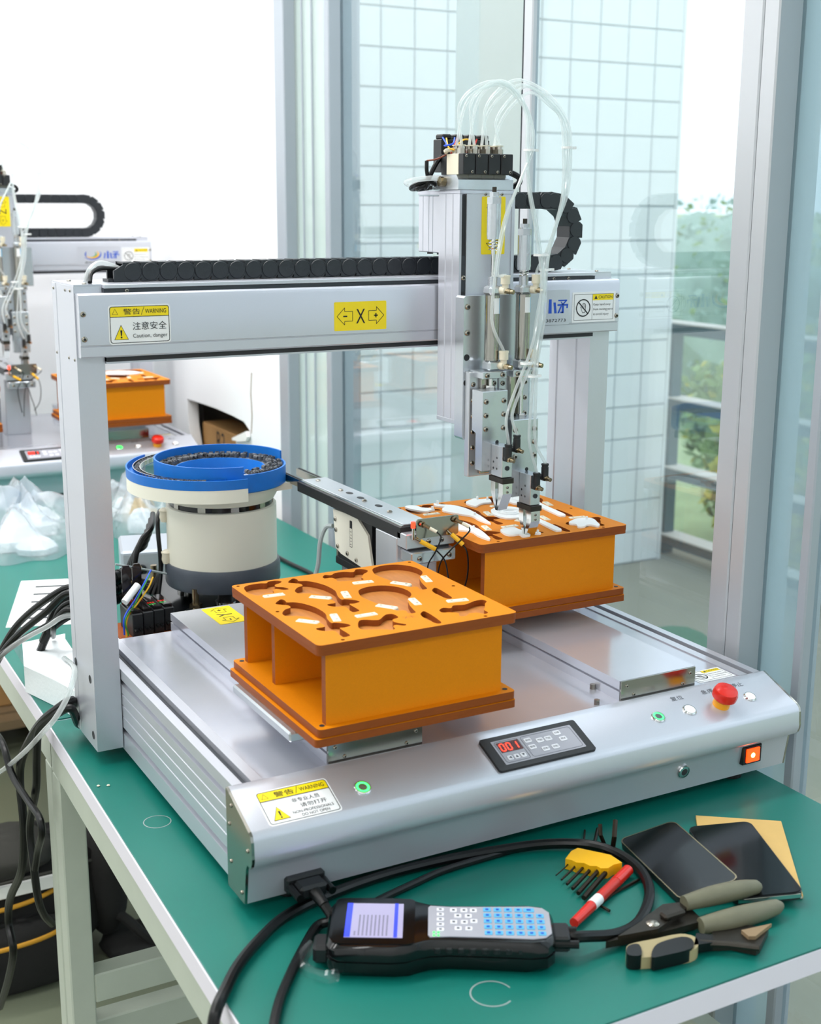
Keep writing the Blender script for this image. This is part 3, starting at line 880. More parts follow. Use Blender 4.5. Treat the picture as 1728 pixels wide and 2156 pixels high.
    # ---- cable chain
    YC, HC, PITCH_L = .470, .0225, .0222
    xe = .658 + hdx * .5
    zl, zu = 1.3685, 1.4545
    R_ = (zu - zl) / 2
    path = []
    x = .050
    while x < xe: path.append((x, zl, 0.0)); x += PITCH_L
    nl = 6
    for i in range(nl + 1):
        a = -PI / 2 + PI * (i + .35) / (nl + .7)
        path.append((xe + R_ * math.cos(a), zl + R_ + R_ * math.sin(a), a + PI / 2))
    x = xe - .006
    while x > .545 + hdx: path.append((x, zu, PI)); x -= PITCH_L
    b = B(); b.box(.024, .050, YC - .012, YC + .012, 1.3565, 1.3600); b.prism([(.030, 1.3565), (.052, 1.3565), (.052, 1.3790), (.046, 1.3790), (.030, 1.3700)], 'y', YC - .016, YC - .012); b.prism([(.030, 1.3565), (.052, 1.3565), (.052, 1.3790), (.046, 1.3790), (.030, 1.3700)], 'y', YC + .012, YC + .016)
    ch = b.build('cable_chain', 'chain', root)
    lk = MB()
    h2 = HC / 2
    side = [(-PITCH_L * .38, -h2), (PITCH_L * .45, -h2), (PITCH_L * .62, -h2 * .6), (PITCH_L * .68, 0), (PITCH_L * .62, h2 * .6), (PITCH_L * .45, h2), (-PITCH_L * .38, h2)]
    for s in (-1, 1):
        y0, y1 = (s * .0155, s * .0125)
        lk.prism(side, 'y', min(y0, y1), max(y0, y1))
        lk.lathe((PITCH_L * .14, s * .0155, 0), [(.0036, 0), (.0036, s * .0008), (.0028, s * .0008), (.0028, 0)], 14, axis='y')
        lk.lathe((PITCH_L * .14, s * .0155, 0), [(.0001, 0), (.0001, s * .0014), (.0102, s * .0014), (.0108, s * .0006), (.0108, 0)], 24, axis='y', closed=False)
    lk.box(-PITCH_L * .34, PITCH_L * .36, -.0126, .0126, h2 - .002, h2); lk.box(-PITCH_L * .34, PITCH_L * .36, -.0126, .0126, -h2, -h2 + .002)
    lkm = lk.mesh('chain_link', ['chain'], smooth=25)
    for (px_, pz_, an) in path: link('chain_link', lkm, ch, Vector((px_, YC, pz_)) - O, (0, -an, 0))
    for k, (dy, m, r) in enumerate(((0, 'tubing', .0032), (.006, 'rubber', .0026), (-.006, 'rubber', .0026), (.010, 'wiregrey', .002))):
        b = B(); b.tube(spline([(-.006 + .002 * k, YC - .02 + dy, 1.3580), (.004, YC - .008 + dy, 1.3720 - .004 * (k > 0)), (.020, YC + dy * .8, 1.3790 - .006 * (k > 0)), (.046, YC + dy * .6, 1.3700)], 8), r, 8); b.build('chain_cable', m, root)
    # ---- head, everything shifted by hdx
    H = lambda p: Vector((p[0] + hdx, p[1], p[2]))
    def hb(x0, x1, y0, y1, z0, z1, ch=.0, mi=0, mb=None):
        mb = mb or B(); mb.box(x0 + hdx, x1 + hdx, y0, y1, z0, z1, ch, mi); return mb
    # z axis body with side grooves and open belt slot
    prz = [(.448, .406), (.448, .390), (.449, .389), (.449, .387), (.448, .386), (.448, .372), (.449, .371), (.449, .369), (.448, .368), (.448, .354), (.4515, .354), (.4515, .362), (.4585, .362), (.4585, .354), (.4645, .354), (.4645, .3552), (.5265, .3552), (.5265, .354), (.531, .354), (.531, .406)]
    b = B(); b.prism([(x + hdx, y) for x, y in prz], 'z', 1.172, 1.4620); za = b.build('z_axis_body', 'alu', root)
    hb(.448, .531, .354, .406, 1.4620, 1.4670, .0005).build('z_axis_cap', 'alu_plate', root)
    hb(.4475, .4600, .3535, .4065, 1.1680, 1.1735, .0004).build('z_axis_foot', 'alu_side', root)
    hb(.4518, .4583, .3555, .3622, 1.175, 1.4605).build('belt_slot', 'dark', root)
    hb(.4519, .4582, .3550, .3560, 1.34, 1.385).build('slot_block', 'darkslot', root)
    S(za, H((.4552, .3549, 1.3575)), '-y', SCREW)
    hb(.449, .530, .4062, .4625, 1.3870, 1.4600, .001).build('motor_housing', 'alu', root)
    b = hb(.4484, .5306, .4062, .4630, 1.4605, 1.4665, .0004); b.build('motor_cap', 'alu_plate', root)
    for yy in (.420, .446):
        b = B(); b.cyl(H((.458, yy, 1.3870)), H((.458, yy, 1.3845)), .004); b.build('motor_bolt', 'dark', root)
    b = B()
    for yy in (.4235, .4340, .4495): b.box(.4487 + hdx, .4491 + hdx, yy, yy + .0007, 1.388, 1.4595)
    b.build('motor_groove', 'framedark', root)
    axis_sign(Face(H((.5170, .3552, 1.3865)), (0, 0, 1), (-1, 0, 0), O), root, .0725, .0355, 'Z')
    for x in (.4870, .5115): S(za, H((x, .3552, 1.4620)), '-y', SCREW_S)
    # tool plate
    b = B(); b.prism([(x + hdx, z) for x, z in [(.4440, 1.1545), (.4462, 1.1515), (.4585, 1.1515), (.4610, 1.1545), (.4610, 1.240), (.5600, 1.240), (.5600, 1.3335), (.5575, 1.336), (.4465, 1.336), (.4440, 1.3335)]], 'y', .3335, .3538)
    tp = b.build('tool_plate', 'alu_mill', root, smooth=20)
    for z in (1.3225, 1.2895): S(tp, H((.4495, .3335, z)), '-y', SCREW, 1.15)
    for z in (1.258, 1.2255): S(tp, H((.4492, .3335, z)), '-y', HOLE, .9, 'bore')
    # slide rail plates under the cylinders
    rails = ((.4470, .4905, 1.104, 1.2405), (.4915, .5385, 1.120, 1.2395))
    for k, (x0, x1, z0, z1) in enumerate(rails):
        rp = hb(x0, x1, .3225, .3333, z0, z1, .001).build('rail_plate', 'alu_side', root)
        zz = z1 - .016
        while zz > z0 + .01:
            S(rp, H((x0 + .006, .3225, zz)), '-y', SCREW, .95); S(rp, H((x1 - .006, .3225, zz)), '-y', SCREW, .95); zz -= .0205
        hb(x0 + .014, x1 - .014, .3165, .3224, z0 + .004, z1 - .006, .001).build('guide_rail', 'steel', root)
    # two air cylinders, slide blocks and grippers
    for k, (cx, ztop, zb1, zb0, bx0, bx1) in enumerate(((.4725, 1.458, 1.2195, 1.1175, .4476, .4845), (.5190, 1.4195, 1.1800, 1.0790, .4925, .5325))):
        cy = .3115
        q = lambda z: H((cx, cy, z))
        b = B()
        b.cyl(q(1.256), q(1.338), .0093, n=28)
        for z in (1.2575, 1.3355): b.cyl(q(z - .001), q(z + .001), .0096, n=28)
        ac = b.build('air_cylinder', 'steel', root)
        hb(cx - .0095, cx + .0095, cy - .0095, cy + .0095, 1.338, 1.3495, .003).build('head_block', 'alu_mill', ac)
        hb(cx - .0095, cx + .0095, cy - .0095, cy + .0095, 1.2425, 1.256, .003).build('rod_block', 'alu_mill', ac)
        b = B()
        for i in range(6): b.cyl(q(1.3495 + i * .0019), q(1.3508 + i * .0019), .0062, n=18); b.cyl(q(1.3508 + i * .0019), q(1.3514 + i * .0019), .0054, n=18)
        b.build('threaded_collar', 'alu_mill', ac)
        b = B(); b.cyl(q(1.36), q(ztop - .045), .0028, n=12); b.build('rod', 'chrome', ac)
        z0 = ztop - .051
        n = 60; turns = 3.5 if k == 0 else 3
        h0 = z0 - (.0140 if k == 0 else .0085)
        b = B(); b.tube([q(h0 + (z0 - h0) * i / n) + Vector((.0058 * math.cos(2 * PI * turns * i / n), .0058 * math.sin(2 * PI * turns * i / n), 0)) for i in range(n + 1)], .0007, 5); b.build('spring', 'chrome', ac)
        b = B(); b.cyl(q(z0), q(z0 + .0035), .0082, n=28); b.cyl(q(z0 + .0035), q(ztop - .008), .0086, n=28); b.cyl(q(ztop - .008), q(ztop), .0092, n=6)
        b.cyl(q(ztop), q(ztop + .0015), .0060, n=20); b.cyl(q(ztop + .0015), q(ztop + .0062), .0062, n=6); b.build('stroke_adjuster', 'alu_mill', ac)
        b = B(); b.cyl(q(ztop + .0062), q(ztop + .0125), .0028, n=10); b.build('adjuster_stud', 'gunmetal', ac)
        # sticker on the tube, a white and blue band without the code
        b = B(); b.lathe(q(1.315), [(.00945, 0), (.00945, .020)], 10, 0, a0=-1.9, a1=-.9, closed=False); b.lathe(q(1.315), [(.00945, 0), (.00945, .020)], 10, 1, a0=-.9, a1=-.1, closed=False)
        b.build('cylinder_sticker', ['white', 'keyblue'], ac, recalc=False)
        # bracket and rod to the slide block
        x0, x1 = (cx - .0190, cx + .0170) if k == 0 else (cx - .0195, cx + .0178)
        br = hb(x0, x1, .300, .3333, 1.2335, 1.2425, .0008).build('cylinder_bracket', 'alu_mill', root)
        for sx in (.0065, (x1 - x0) - .0065): S(br, H((x0 + sx, .300, 1.2380)), '-y', SCREW, 1.0)
        b = B(); b.cyl(q(zb1 + .003), q(1.2335), .0030, n=12); b.cyl(q(zb1), q(zb1 + .004), .0062, n=6); b.build('piston_rod', 'chrome', root)
        b = B(); b.prism([(.2900, zb0), (.2900, zb1 - .001), (.2910, zb1), (.3155, zb1), (.3155, zb1 - .052), (.3060, zb1 - .055), (.3060, zb0)], 'x', bx0 + hdx, bx1 + hdx); sb = b.build('slide_block', 'alu_mill', root)
        for i in range(3):
            for sx in (.0052, bx1 - bx0 - .0052): S(sb, H((bx0 + sx, .290, zb1 - .013 - i * .0175)), '-y', SCREW, 1.05)
        S(sb, H(((bx0 + bx1) / 2 + .004, .290, zb1 - .066)), '-y', HOLE, .55, 'bore')
        # gripper
        gx, gz = (.4615, 1.112) if k == 0 else (.5055, 1.0715)
        g = hb(gx, gx + .0155, .2640, .2899, gz, gz + .040, .0006).build('gripper', 'alu_mill', root)
        for yy, zz in ((.276, .010), (.284, .010), (.276, .024), (.284, .018)): S(g, H((gx, yy, gz + zz)), '-x', HOLE, .30, 'bore')
        b = B(); b.cyl(H((gx + .0078, .2642, gz + .012)), H((gx + .0078, .2628, gz + .012)), .0030); b.build('jaw_sensor', 'dark', g)
        hb(gx - .0010, gx + .0160, .2600, .2930, gz - .0075, gz - .0005, .0004).build('jaw_guide', 'gunmetal', g)
        tip = gz - .0440
        for s, (ya, yb) in enumerate(((.2795, .2900), (.2615, .2715))):
            ym = .2760
            yt0, yt1 = (ym, ym + .0022) if s == 0 else (ym - .0026, ym - .0002)
            b = B(); b.prism([(ya, gz - .0075), (yb, gz - .0075), (yb, gz - .021), (yt1, tip), (yt0, tip), (ya, gz - .021)], 'x', gx + .0005 + hdx, gx + .0145 + hdx)
            fg = b.build('gripper_finger', 'chrome', g, smooth=0)
            if s == 1:
                for zz in (.0125, .0185): S(g, H((gx + .0075, ya, gz - zz)), '-y', SCREW_S, .8)
        for fx, fz in ((gx + .0025, gz + .0255), (gx + .0150, gz + .0365)):
            p = Vector((fx + .002, .2570, fz)); p = H(p)
            b = B(); b.cyl(p + Vector((0, .007, 0)), p + Vector((0, -.001, 0)), .0042); b.cyl(p + Vector((0, 0, -.001)), p + Vector((0, 0, .014)), .0048); b.cyl(p + Vector((0, 0, .0135)), p + Vector((0, 0, .0165)), .0043); b.cyl(p + Vector((0, 0, .0165)), p + Vector((0, 0, .0185)), .0050)
            fe = b.build('elbow_fitting', 'black', g)
            b = B(); b.cyl(p + Vector((0, -.001, 0)), p + Vector((.001, -.0045, -.0005)), .0040, n=6); b.cyl(p + Vector((.001, -.0045, -.0005)), p + Vector((.0025, -.010, -.0015)), .0026); b.build('flow_screw', 'brass', g)
        # white speed fittings on the cylinder
        for zz in (1.344, 1.2495):
            p = H((cx + .0105, .2985, zz))
            b = B(); b.cyl(p + Vector((-.003, .006, 0)), p + Vector((0, -.001, 0)), .0050); b.cyl(p + Vector((0, 0, -.001)), p + Vector((0, 0, .008)), .0042); b.cyl(p + Vector((0, 0, .008)), p + Vector((0, 0, .0165)), .0060); b.cyl(p + Vector((0, 0, .0165)), p + Vector((0, 0, .0190)), .0064)
            b.build('speed_fitting', 'ivory', ac)
            b = B(); b.cyl(p + Vector((0, -.001, 0)), p + Vector((.0035, -.007, -.001)), .0036, n=8); b.cyl(p + Vector((.0035, -.007, -.001)), p + Vector((.0055, -.011, -.0015)), .0030); b.build('flow_screw', 'brass', ac)
    # valve manifold
    b = B(); b.prism([(.3545, 1.4672), (.3545, 1.4795), (.3600, 1.4855), (.4180, 1.4855), (.4180, 1.4672)], 'x', .4460 + hdx, .5280 + hdx); vm = b.build('valve_manifold', 'alu_mill', root, smooth=0)
    for i in range(4):
        x0 = .4462 + i * .0187
        va = hb(x0, x0 + .0182, .3560, .3850, 1.4856, 1.5110, .0005).build('solenoid_valve', 'ivory', root)
        hb(x0 + .0003, x0 + .0180, .3440, .3560, 1.4856, 1.5112, .0008).build('pilot_cap', 'black', va); hb(x0 + .0003, x0 + .0180, .3850, .3990, 1.4856, 1.5108, .0005).build('rear_cap', 'black', va)
        for sx, sz in ((.0045, .0225), (.0135, .0035)):
            S(va, H((x0 + sx, .3440, 1.4856 + sz)), '-y', SCREW_S, .9)
        for yy in (.3635, .3760):
            p = H((x0 + .0090, yy, 1.511))
            b = B(); b.cyl(p, p + Vector((0, 0, .0065)), .0054, n=6); b.cyl(p + Vector((0, 0, .0065)), p + Vector((0, 0, .0100)), .0046, n=16); b.cyl(p + Vector((0, 0, .0100)), p + Vector((0, 0, .0112)), .0054, n=16, mi=1); b.build('push_fitting', ['nickel', 'ivory'], va)
    b = hb(.4465, .5190, .3992, .4200, 1.4890, 1.5300, .0008); b.build('terminal_block', 'black', root)
    for k in range(4): hb(.449 + k * .0187, .462 + k * .0187, .3995, .419, 1.530, 1.5365, .0015).build('terminal_plug', 'rubber', root)
    for k, (m, pts) in enumerate((('wireblue', [(.449, .400, 1.532), (.446, .384, 1.522), (.439, .378, 1.521), (.444, .366, 1.523), (.456, .382, 1.531)]), ('wireyellow', [(.447, .386, 1.514), (.455, .378, 1.520), (.470, .384, 1.529), (.485, .392, 1.530)]),
                                  ('wirered', [(.452, .384, 1.512), (.458, .386, 1.522), (.466, .392, 1.531)]), ('wirebrown', [(.428, .404, 1.503), (.436, .392, 1.505), (.448, .386, 1.511)]), ('wireyellow', [(.452, .396, 1.531), (.446, .380, 1.519), (.450, .372, 1.516)]), ('wirered', [(.490, .390, 1.514), (.493, .394, 1.522), (.500, .400, 1.531)]), ('ivory', [(.446, .386, 1.513), (.442, .380, 1.515), (.450, .378, 1.516)]))):
        b = B(); b.tube([H(p) for p in spline(pts, 7)], .0011 if k < 6 else .0025, 6); b.build('control_wire', m, root)
    # black cable loops and the supply hose on the left of the head
    loops = [('rubber', .0032, [(.449, .400, 1.510), (.441, .402, 1.500), (.434, .408, 1.482), (.432, .414, 1.470), (.443, .424, 1.476)]),
             ('rubber', .0026, [(.428, .404, 1.503), (.428, .404, 1.492), (.432, .408, 1.480), (.436, .420, 1.474)]),
             ('rubber', .0030, [(.446, .412, 1.474), (.432, .410, 1.478), (.420, .414, 1.474), (.417, .424, 1.470), (.425, .436, 1.468), (.440, .440, 1.469), (.452, .430, 1.4705)]),
             ('rubber', .0028, [(.446, .420, 1.478), (.430, .412, 1.473), (.424, .418, 1.469), (.430, .430, 1.4675), (.448, .434, 1.4695)]),
             ('tubing', .0033, [(.4455, .392, 1.4800), (.434, .396, 1.4815), (.418, .406, 1.480), (.408, .420, 1.477), (.418, .434, 1.474), (.440, .440, 1.473), (.458, .444, 1.470)])]
    for m, r, pts in loops:
        b = B(); b.tube([H(p) for p in spline(pts, 8)], r, 8); b.build('head_cable', m, root)
    b = B(); b.cyl(H((.4458, .3890, 1.4770)), H((.4380, .3890, 1.4775)), .0062, n=8); b.build('supply_fitting', 'brass', root)
    b = B(); b.tube([H(p) for p in spline([(.521, .352, 1.489), (.528, .350, 1.486), (.536, .352, 1.482), (.539, .360, 1.475), (.533, .372, 1.470)], 8)], .0040, 8); b.build('head_cable', 'rubber', root)
    # clear air tubes: two bundles looping over the front
    def T(px, py, y):
        return H(at(px, py, y=y))
    fits = [H((.4462 + i * .0187 + .0090, yy, 1.5222)) for i in range(4) for yy in (.3635, .3760)]
    rnd = random.Random(3)
    down = {0: [T(1120, 262, .325), T(1121, 316, .312), T(1100, 370, .302), T(1072, 440, .296), T(1056, 510, .292), T(1047, 575, .291), H((.4830, .2985, 1.363))],
            1: [T(1117, 255, .330), T(1116, 316, .314), T(1095, 380, .304), T(1066, 450, .296), T(1050, 520, .291), T(1040, 600, .289), T(1036, 680, .292), H((.4830, .2985, 1.268))],
            2: [T(1112, 250, .325), T(1112, 316, .310), T(1112, 390, .302), T(1123, 460, .292), T(1135, 535, .286), T(1140, 600, .280), T(1131, 680, .276), T(1112, 752, .270), T(1085, 820, .264), T(1066, 880, .259), H((.4665, .2570, 1.1560))],
            3: [T(1108, 245, .325), T(1109, 316, .310), T(1116, 400, .302), T(1128, 465, .292), T(1139, 540, .286), T(1146, 600, .280), T(1135, 690, .276), T(1120, 758, .270), T(1098, 815, .264), T(1078, 875, .259), H((.4790, .2570, 1.1670))],
            4: [T(1192, 250, .330), T(1201, 312, .320), T(1196, 400, .312), T(1172, 470, .305), T(1150, 530, .302), T(1132, 565, .300), H((.5295, .2985, 1.363))],
            5: [T(1188, 252, .330), T(1196, 312, .320), T(1190, 400, .312), T(1166, 490, .304), T(1146, 550, .298), T(1138, 620, .292), T(1126, 690, .290), H((.5295, .2985, 1.268))],
            6: [T(1184, 255, .330), T(1191, 312, .320), T(1188, 410, .310), T(1164, 500, .300), T(1148, 570, .290), T(1142, 660, .280), T(1126, 760, .268), T(1118, 850, .262), T(1114, 930, .258), H((.5105, .2570, 1.1155))],
            7: [T(1180, 250, .330), T(1186, 312, .320), T(1184, 410, .310), T(1160, 510, .300), T(1150, 580, .290), T(1146, 670, .280), T(1131, 765, .268), T(1127, 850, .262), T(1127, 930, .258), H((.5230, .2570, 1.1265))]}
    tops = {0: [(966, 225), (1002, 182), (1052, 172), (1095, 205)], 1: [(978, 225), (1008, 190), (1052, 180), (1090, 208)], 2: [(990, 225), (1018, 184), (1056, 170), (1092, 196)], 3: [(1000, 230), (1022, 190), (1055, 176), (1088, 200)],
            4: [(1020, 235), (1048, 190), (1092, 168), (1150, 195)], 5: [(1022, 250), (1052, 205), (1098, 178), (1150, 205)], 6: [(1044, 255), (1072, 210), (1110, 182), (1152, 212)], 7: [(1052, 262), (1080, 220), (1118, 195), (1156, 222)]}
    for i in range(8):
        pts = [fits[i]] + [T(a, c, .362 - .008 * j) for j, (a, c) in enumerate(tops[i])] + down[i]
        b = B(); b.tube(spline(pts, 9), .0020, 8); b.build('air_tube', 'tubing', root)
    for a, c, y in ((1114, 316, .312), (1135, 537, .290), (1107, 765, .270), (1120, 792, .266), (1194, 311, .320), (1147, 568, .294)):
        p = T(a, c, y); b = B(); b.lathe(p, [(.0062, -.0014), (.0074, -.0014), (.0074, .0014), (.0062, .0014)], 14); b.box(p.x + .006, p.x + .013, p.y - .002, p.y + .002, p.z - .0016, p.z + .0016); b.build('cable_tie', 'whiteplastic', root)
    return root

robot1 = make_robot((0, 0, 0), 0.0, 'silver gantry robot in the foreground, standing on the green workbench', True)
D2 = Vector((-.055, 1.96, 0))
robot2 = make_robot(D2, -.146, 'silver gantry robot far back at the left, against the white wall', False)
# ================================================================ fixtures with pockets
starA = [(11, 221), (22, 228), (33, 228), (40, 225), (44, 230), (53, 230), (58, 224), (53, 218), (46, 215), (44, 207), (51, 201), (53, 192), (47, 192), (41, 199), (35, 195), (33, 187), (24, 189), (19, 186), (12, 186), (7, 200)]
fishA = [(18, 148), (29, 160), (32, 154), (31, 147), (39, 143), (46, 132), (51, 114), (51, 92), (45, 74), (43, 60), (47, 59), (55, 51), (57, 43), (48, 40), (43, 40), (43, 17), (39, 13), (33, 15), (35, 34), (26, 39), (21, 45), (22, 51), (32, 52), (33, 66), (30, 86), (22, 97), (11, 103), (11, 113), (19, 124), (27, 128), (28, 136), (23, 141)]
fishB = [(x + 45, y + 69) for x, y in fishA]
padA = [(168, 208), (174, 222), (186, 229), (201, 229), (213, 222), (221, 208), (222, 191), (217, 178), (207, 167), (199, 150), (194, 132), (191, 121), (183, 122), (185, 133), (177, 137), (173, 150), (168, 179), (166, 196)]
padB = [(x - 54, y - 71) for x, y in padA]
slotA = [(195, 116), (202, 118), (199, 80), (192, 78), (190, 95), (191, 108)]
slotB = [(x - 54, y - 70) for x, y in slotA]
starB = [(107, 218), (113, 225), (119, 221), (127, 227), (138, 227), (148, 221), (155, 229), (162, 228), (166, 220), (162, 213), (155, 208), (151, 202), (146, 196), (145, 188), (138, 187), (129, 190), (115, 194), (117, 202), (115, 211), (107, 212)]
starC = [(163, 45), (171, 51), (178, 46), (185, 53), (197, 50), (208, 54), (216, 57), (224, 56), (225, 49), (219, 43), (212, 32), (206, 24), (205, 14), (199, 12), (195, 19), (186, 21), (178, 15), (172, 18), (176, 27), (170, 34), (162, 37)]
starD = [(70, 51), (77, 54), (90, 46), (100, 54), (107, 59), (113, 57), (114, 49), (112, 43), (104, 40), (102, 31), (109, 20), (105, 17), (99, 23), (94, 20), (92, 12), (86, 11), (83, 15), (68, 22), (61, 26), (62, 36)]
POCK = [starA, fishA, fishB, padA, padB, slotA, slotB, starB, starC, starD]
CLIPS = [((16, 177), (41, 176)), ((62, 154), (79, 138)), ((103, 153), (97, 131)), ((126, 178), (151, 175)), ((15, 84), (31, 66)), ((57, 84), (51, 62)), ((74, 66), (99, 66)), ((167, 162), (181, 142)), ((212, 166), (207, 144)), ((112, 92), (126, 72)), ((157, 95), (153, 73)), ((186, 68), (210, 64))]
MM = .001
TOPZ = 1.0285 - .922
_tpv = curve_fill([rrect(0, .2335, 0, .235, .006)] + [[(x * MM, y * MM) for x, y in smooth2(p, 3)] for p in POCK] + [circle2(x * MM, y * MM, .0022, 10) for x, y in ((7, 229), (227, 228), (9, 121), (30, 6), (223, 117), (196, 5))], .0068)
def _tp():
    vs, fs, ns = _tpv
    b = MB(); b.add([(v.x, v.y, TOPZ - .0034 + v.z) for v in vs], fs)
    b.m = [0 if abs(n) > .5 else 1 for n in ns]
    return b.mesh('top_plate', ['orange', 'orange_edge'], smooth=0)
TP = _tp()
def _plate(x0, x1, y0, y1, z0, z1, r, m):
    b = MB(); b.prism(rrect(x0, x1, y0, y1, r), 'z', z0, z1, 0, 1); return b.mesh('board', m, smooth=30)
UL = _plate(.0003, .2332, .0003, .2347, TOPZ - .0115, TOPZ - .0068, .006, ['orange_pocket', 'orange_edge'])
BB1 = _plate(0, .2335, 0, .235, .0095, .018, .005, ['orange', 'orange_edge'])
BB0 = _plate(-.004, .2335, -.001, .235, 0, .0085, .004, ['orange', 'orange_edge'])
def _panel(y0, y1):
    b = MB(); b.box(.012, .2195, y0, y1, .018, TOPZ - .0115)
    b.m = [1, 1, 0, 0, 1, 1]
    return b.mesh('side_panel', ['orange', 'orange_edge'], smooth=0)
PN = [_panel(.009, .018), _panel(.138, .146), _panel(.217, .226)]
CLIPM = MB().box(-.0125, .0125, -.0045, .0045, -.004, .0016, .0012).mesh('clip_block', ['ivory'])
def fixture(label, loc):
    t = thing('pocketed_fixture', label, 'fixture', loc, group='orange fixtures')
    link('top_plate', TP, t); link('pocket_board', UL, t); link('base_board', BB1, t); link('base_board', BB0, t)
    for p in PN: link('side_panel', p, t)
    for (x0, y0), (x1, y1) in CLIPS:
        a = math.atan2(y1 - y0, x1 - x0)
        cx, cy = (x0 + x1) / 2 * MM, (y0 + y1) / 2 * MM
        c = link('clip_block', CLIPM, t, (cx, cy, TOPZ - .0005), (0, 0, a))
        for s in (-.007, .007): link('screw', SCREW_S, c, (s, 0, .0010), None, (.75, .75, .5))
    for x, y in ((.008, .010), (.2255, .010), (.2255, .226), (.008, .226)): link('bore', HOLE, t, (x, y, .0182), None, (.6, .6, .6))
    return t
fx1 = fixture('empty orange box fixture with cut-out pockets, nearest the camera', (.085, .005, .922))
fx2 = fixture('orange box fixture filled with white plastic parts under the grippers', (.431, .262, .922))
fx3 = fixture('orange box fixture on the far robot, in front of the white wall', (.419 + D2.x, .0 + D2.y, .922))
fx4 = fixture('orange box fixture cut by the left edge of the photo, on the far robot', (.026 + D2.x, .055 + D2.y, .922))
# handwriting on the near fixture
b = MB(); ff_ = Face((.116, .036, TOPZ), (1, 0, 0), (0, 1, 0))
for p, q in (((0, .006), (.007, .002)), ((.001, 0), (.006, .007)), ((.008, .006), (.014, .006)), ((.011, .007), (.010, 0)), ((.009, .003), (.015, .001))): ff_.line(b, p, q, .0005, .0001)
b.build('pen_mark', 'wirebrown', fx1, smooth=0, recalc=False)

# white moulded parts lying in the filled fixture
def grow(poly, k=1.0, dx=0, dy=0): return [(x * MM * k + dx * MM, y * MM * k + dy * MM) for x, y in poly]
def moulded(label, outline, pegs, extra=(), fix=fx2, off=(0, 8), z=.1066, kind='moulded_part'):
    o = Vector(fix.location)
    cx, cy = sum(p[0] for p in outline) / len(outline), sum(p[1] for p in outline) / len(outline)
    t = thing(kind, label, 'plastic part', o + Vector(((cx + off[0]) * MM, (cy + off[1]) * MM, z)), group='white moulded parts')
    b = MB(); b.prism([((x - cx) * MM, (y - cy) * MM) for x, y in smooth2(outline, 3)], 'z', 0, .0024); b.build('shell', 'whiteplastic', t)
    for i, (x, y, r, h) in enumerate(pegs):
        b = MB(); b.cyl(((x - cx) * MM, (y - cy) * MM, .0022), ((x - cx) * MM, (y - cy) * MM, .0024 + h * MM), r * MM, r * .85 * MM, 12); b.build('peg', 'whiteplastic', t)
    for ring in extra:
        x, y, r = ring
        b = MB(); b.lathe(((x - cx) * MM, (y - cy) * MM, .0024), [(r * MM, 0), (r * MM, .0012), (r * .82 * MM, .0012), (r * .82 * MM, 0)], 24); b.build('rib', 'whiteplastic', t)
    return t
moulded('white plastic part half hidden behind the sensor bracket in the filled fixture', [(13, 218), (24, 222), (31, 214), (32, 202), (42, 192), (42, 183), (34, 182), (25, 180), (14, 200)], [(40, 186, 2, 4)])
moulded('long white fish-shaped part in the filled fixture, back row', [(60, 217), (66, 207), (80, 193), (85, 165), (81, 131), (76, 106), (69, 78), (66, 82), (65, 104), (68, 125), (58, 146), (49, 170), (55, 184), (63, 192), (55, 203)], [(62, 210, 2, 5), (74, 128, 1.8, 4)])
moulded('white star-shaped part behind the left gripper in the filled fixture', [(108, 206), (120, 214), (129, 218), (133, 210), (146, 207), (143, 196), (137, 186), (124, 187), (112, 180), (104, 174), (101, 184), (102, 197)], [(130, 212, 1.8, 4), (141, 202, 1.6, 4)])
moulded('white round paddle part with a long handle, middle of the filled fixture', [(108, 140), (116, 149), (128, 154), (145, 151), (152, 139), (150, 120), (145, 100), (143, 80), (137, 20), (133, 4), (126, 3), (124, 10), (131, 60), (133, 84), (119, 88), (103, 94), (100, 118)], [(140, 92, 1.8, 3)], [(127, 122, 18), (127, 122, 10)])
moulded('white round paddle part with a long handle, rearmost in the filled fixture', [(164, 200), (176, 212), (193, 212), (210, 200), (214, 186), (207, 170), (199, 152), (193, 112), (189, 78), (184, 68), (178, 70), (178, 80), (184, 130), (186, 150), (172, 154), (162, 166)], [(192, 155, 1.8, 3)], [(188, 186, 16)])
moulded('long white fish-shaped part in the filled fixture, front row', [(14, 118), (26, 114), (38, 108), (40, 92), (38, 72), (37, 54), (30, 26), (23, 6), (19, 8), (18, 28), (22, 52), (12, 66), (7, 84), (9, 104)], [(32, 62, 1.8, 4)])
moulded('white part gripped by the right gripper at the front of the filled fixture', [(58, 36), (64, 44), (74, 47), (85, 44), (84, 32), (88, 22), (99, 6), (96, 1), (86, 6), (79, -1), (68, -1), (70, 10), (62, 10), (54, 16)], [(95, 4, 1.7, 4)], z=.1066)
moulded('white star-shaped part at the right corner of the filled fixture', [(166, 34), (178, 42), (190, 46), (206, 42), (206, 30), (201, 18), (195, 4), (188, -2), (184, 8), (178, 10), (170, 5), (162, 7), (168, 20), (163, 26)], [(197, 36, 1.8, 4)])
moulded('white part lying on the far orange fixture', [(120, 190), (150, 205), (190, 190), (205, 150), (180, 130), (150, 140), (118, 160)], [(160, 170, 2, 4)], [(160, 170, 16)], fix=fx3, off=(0, 0))

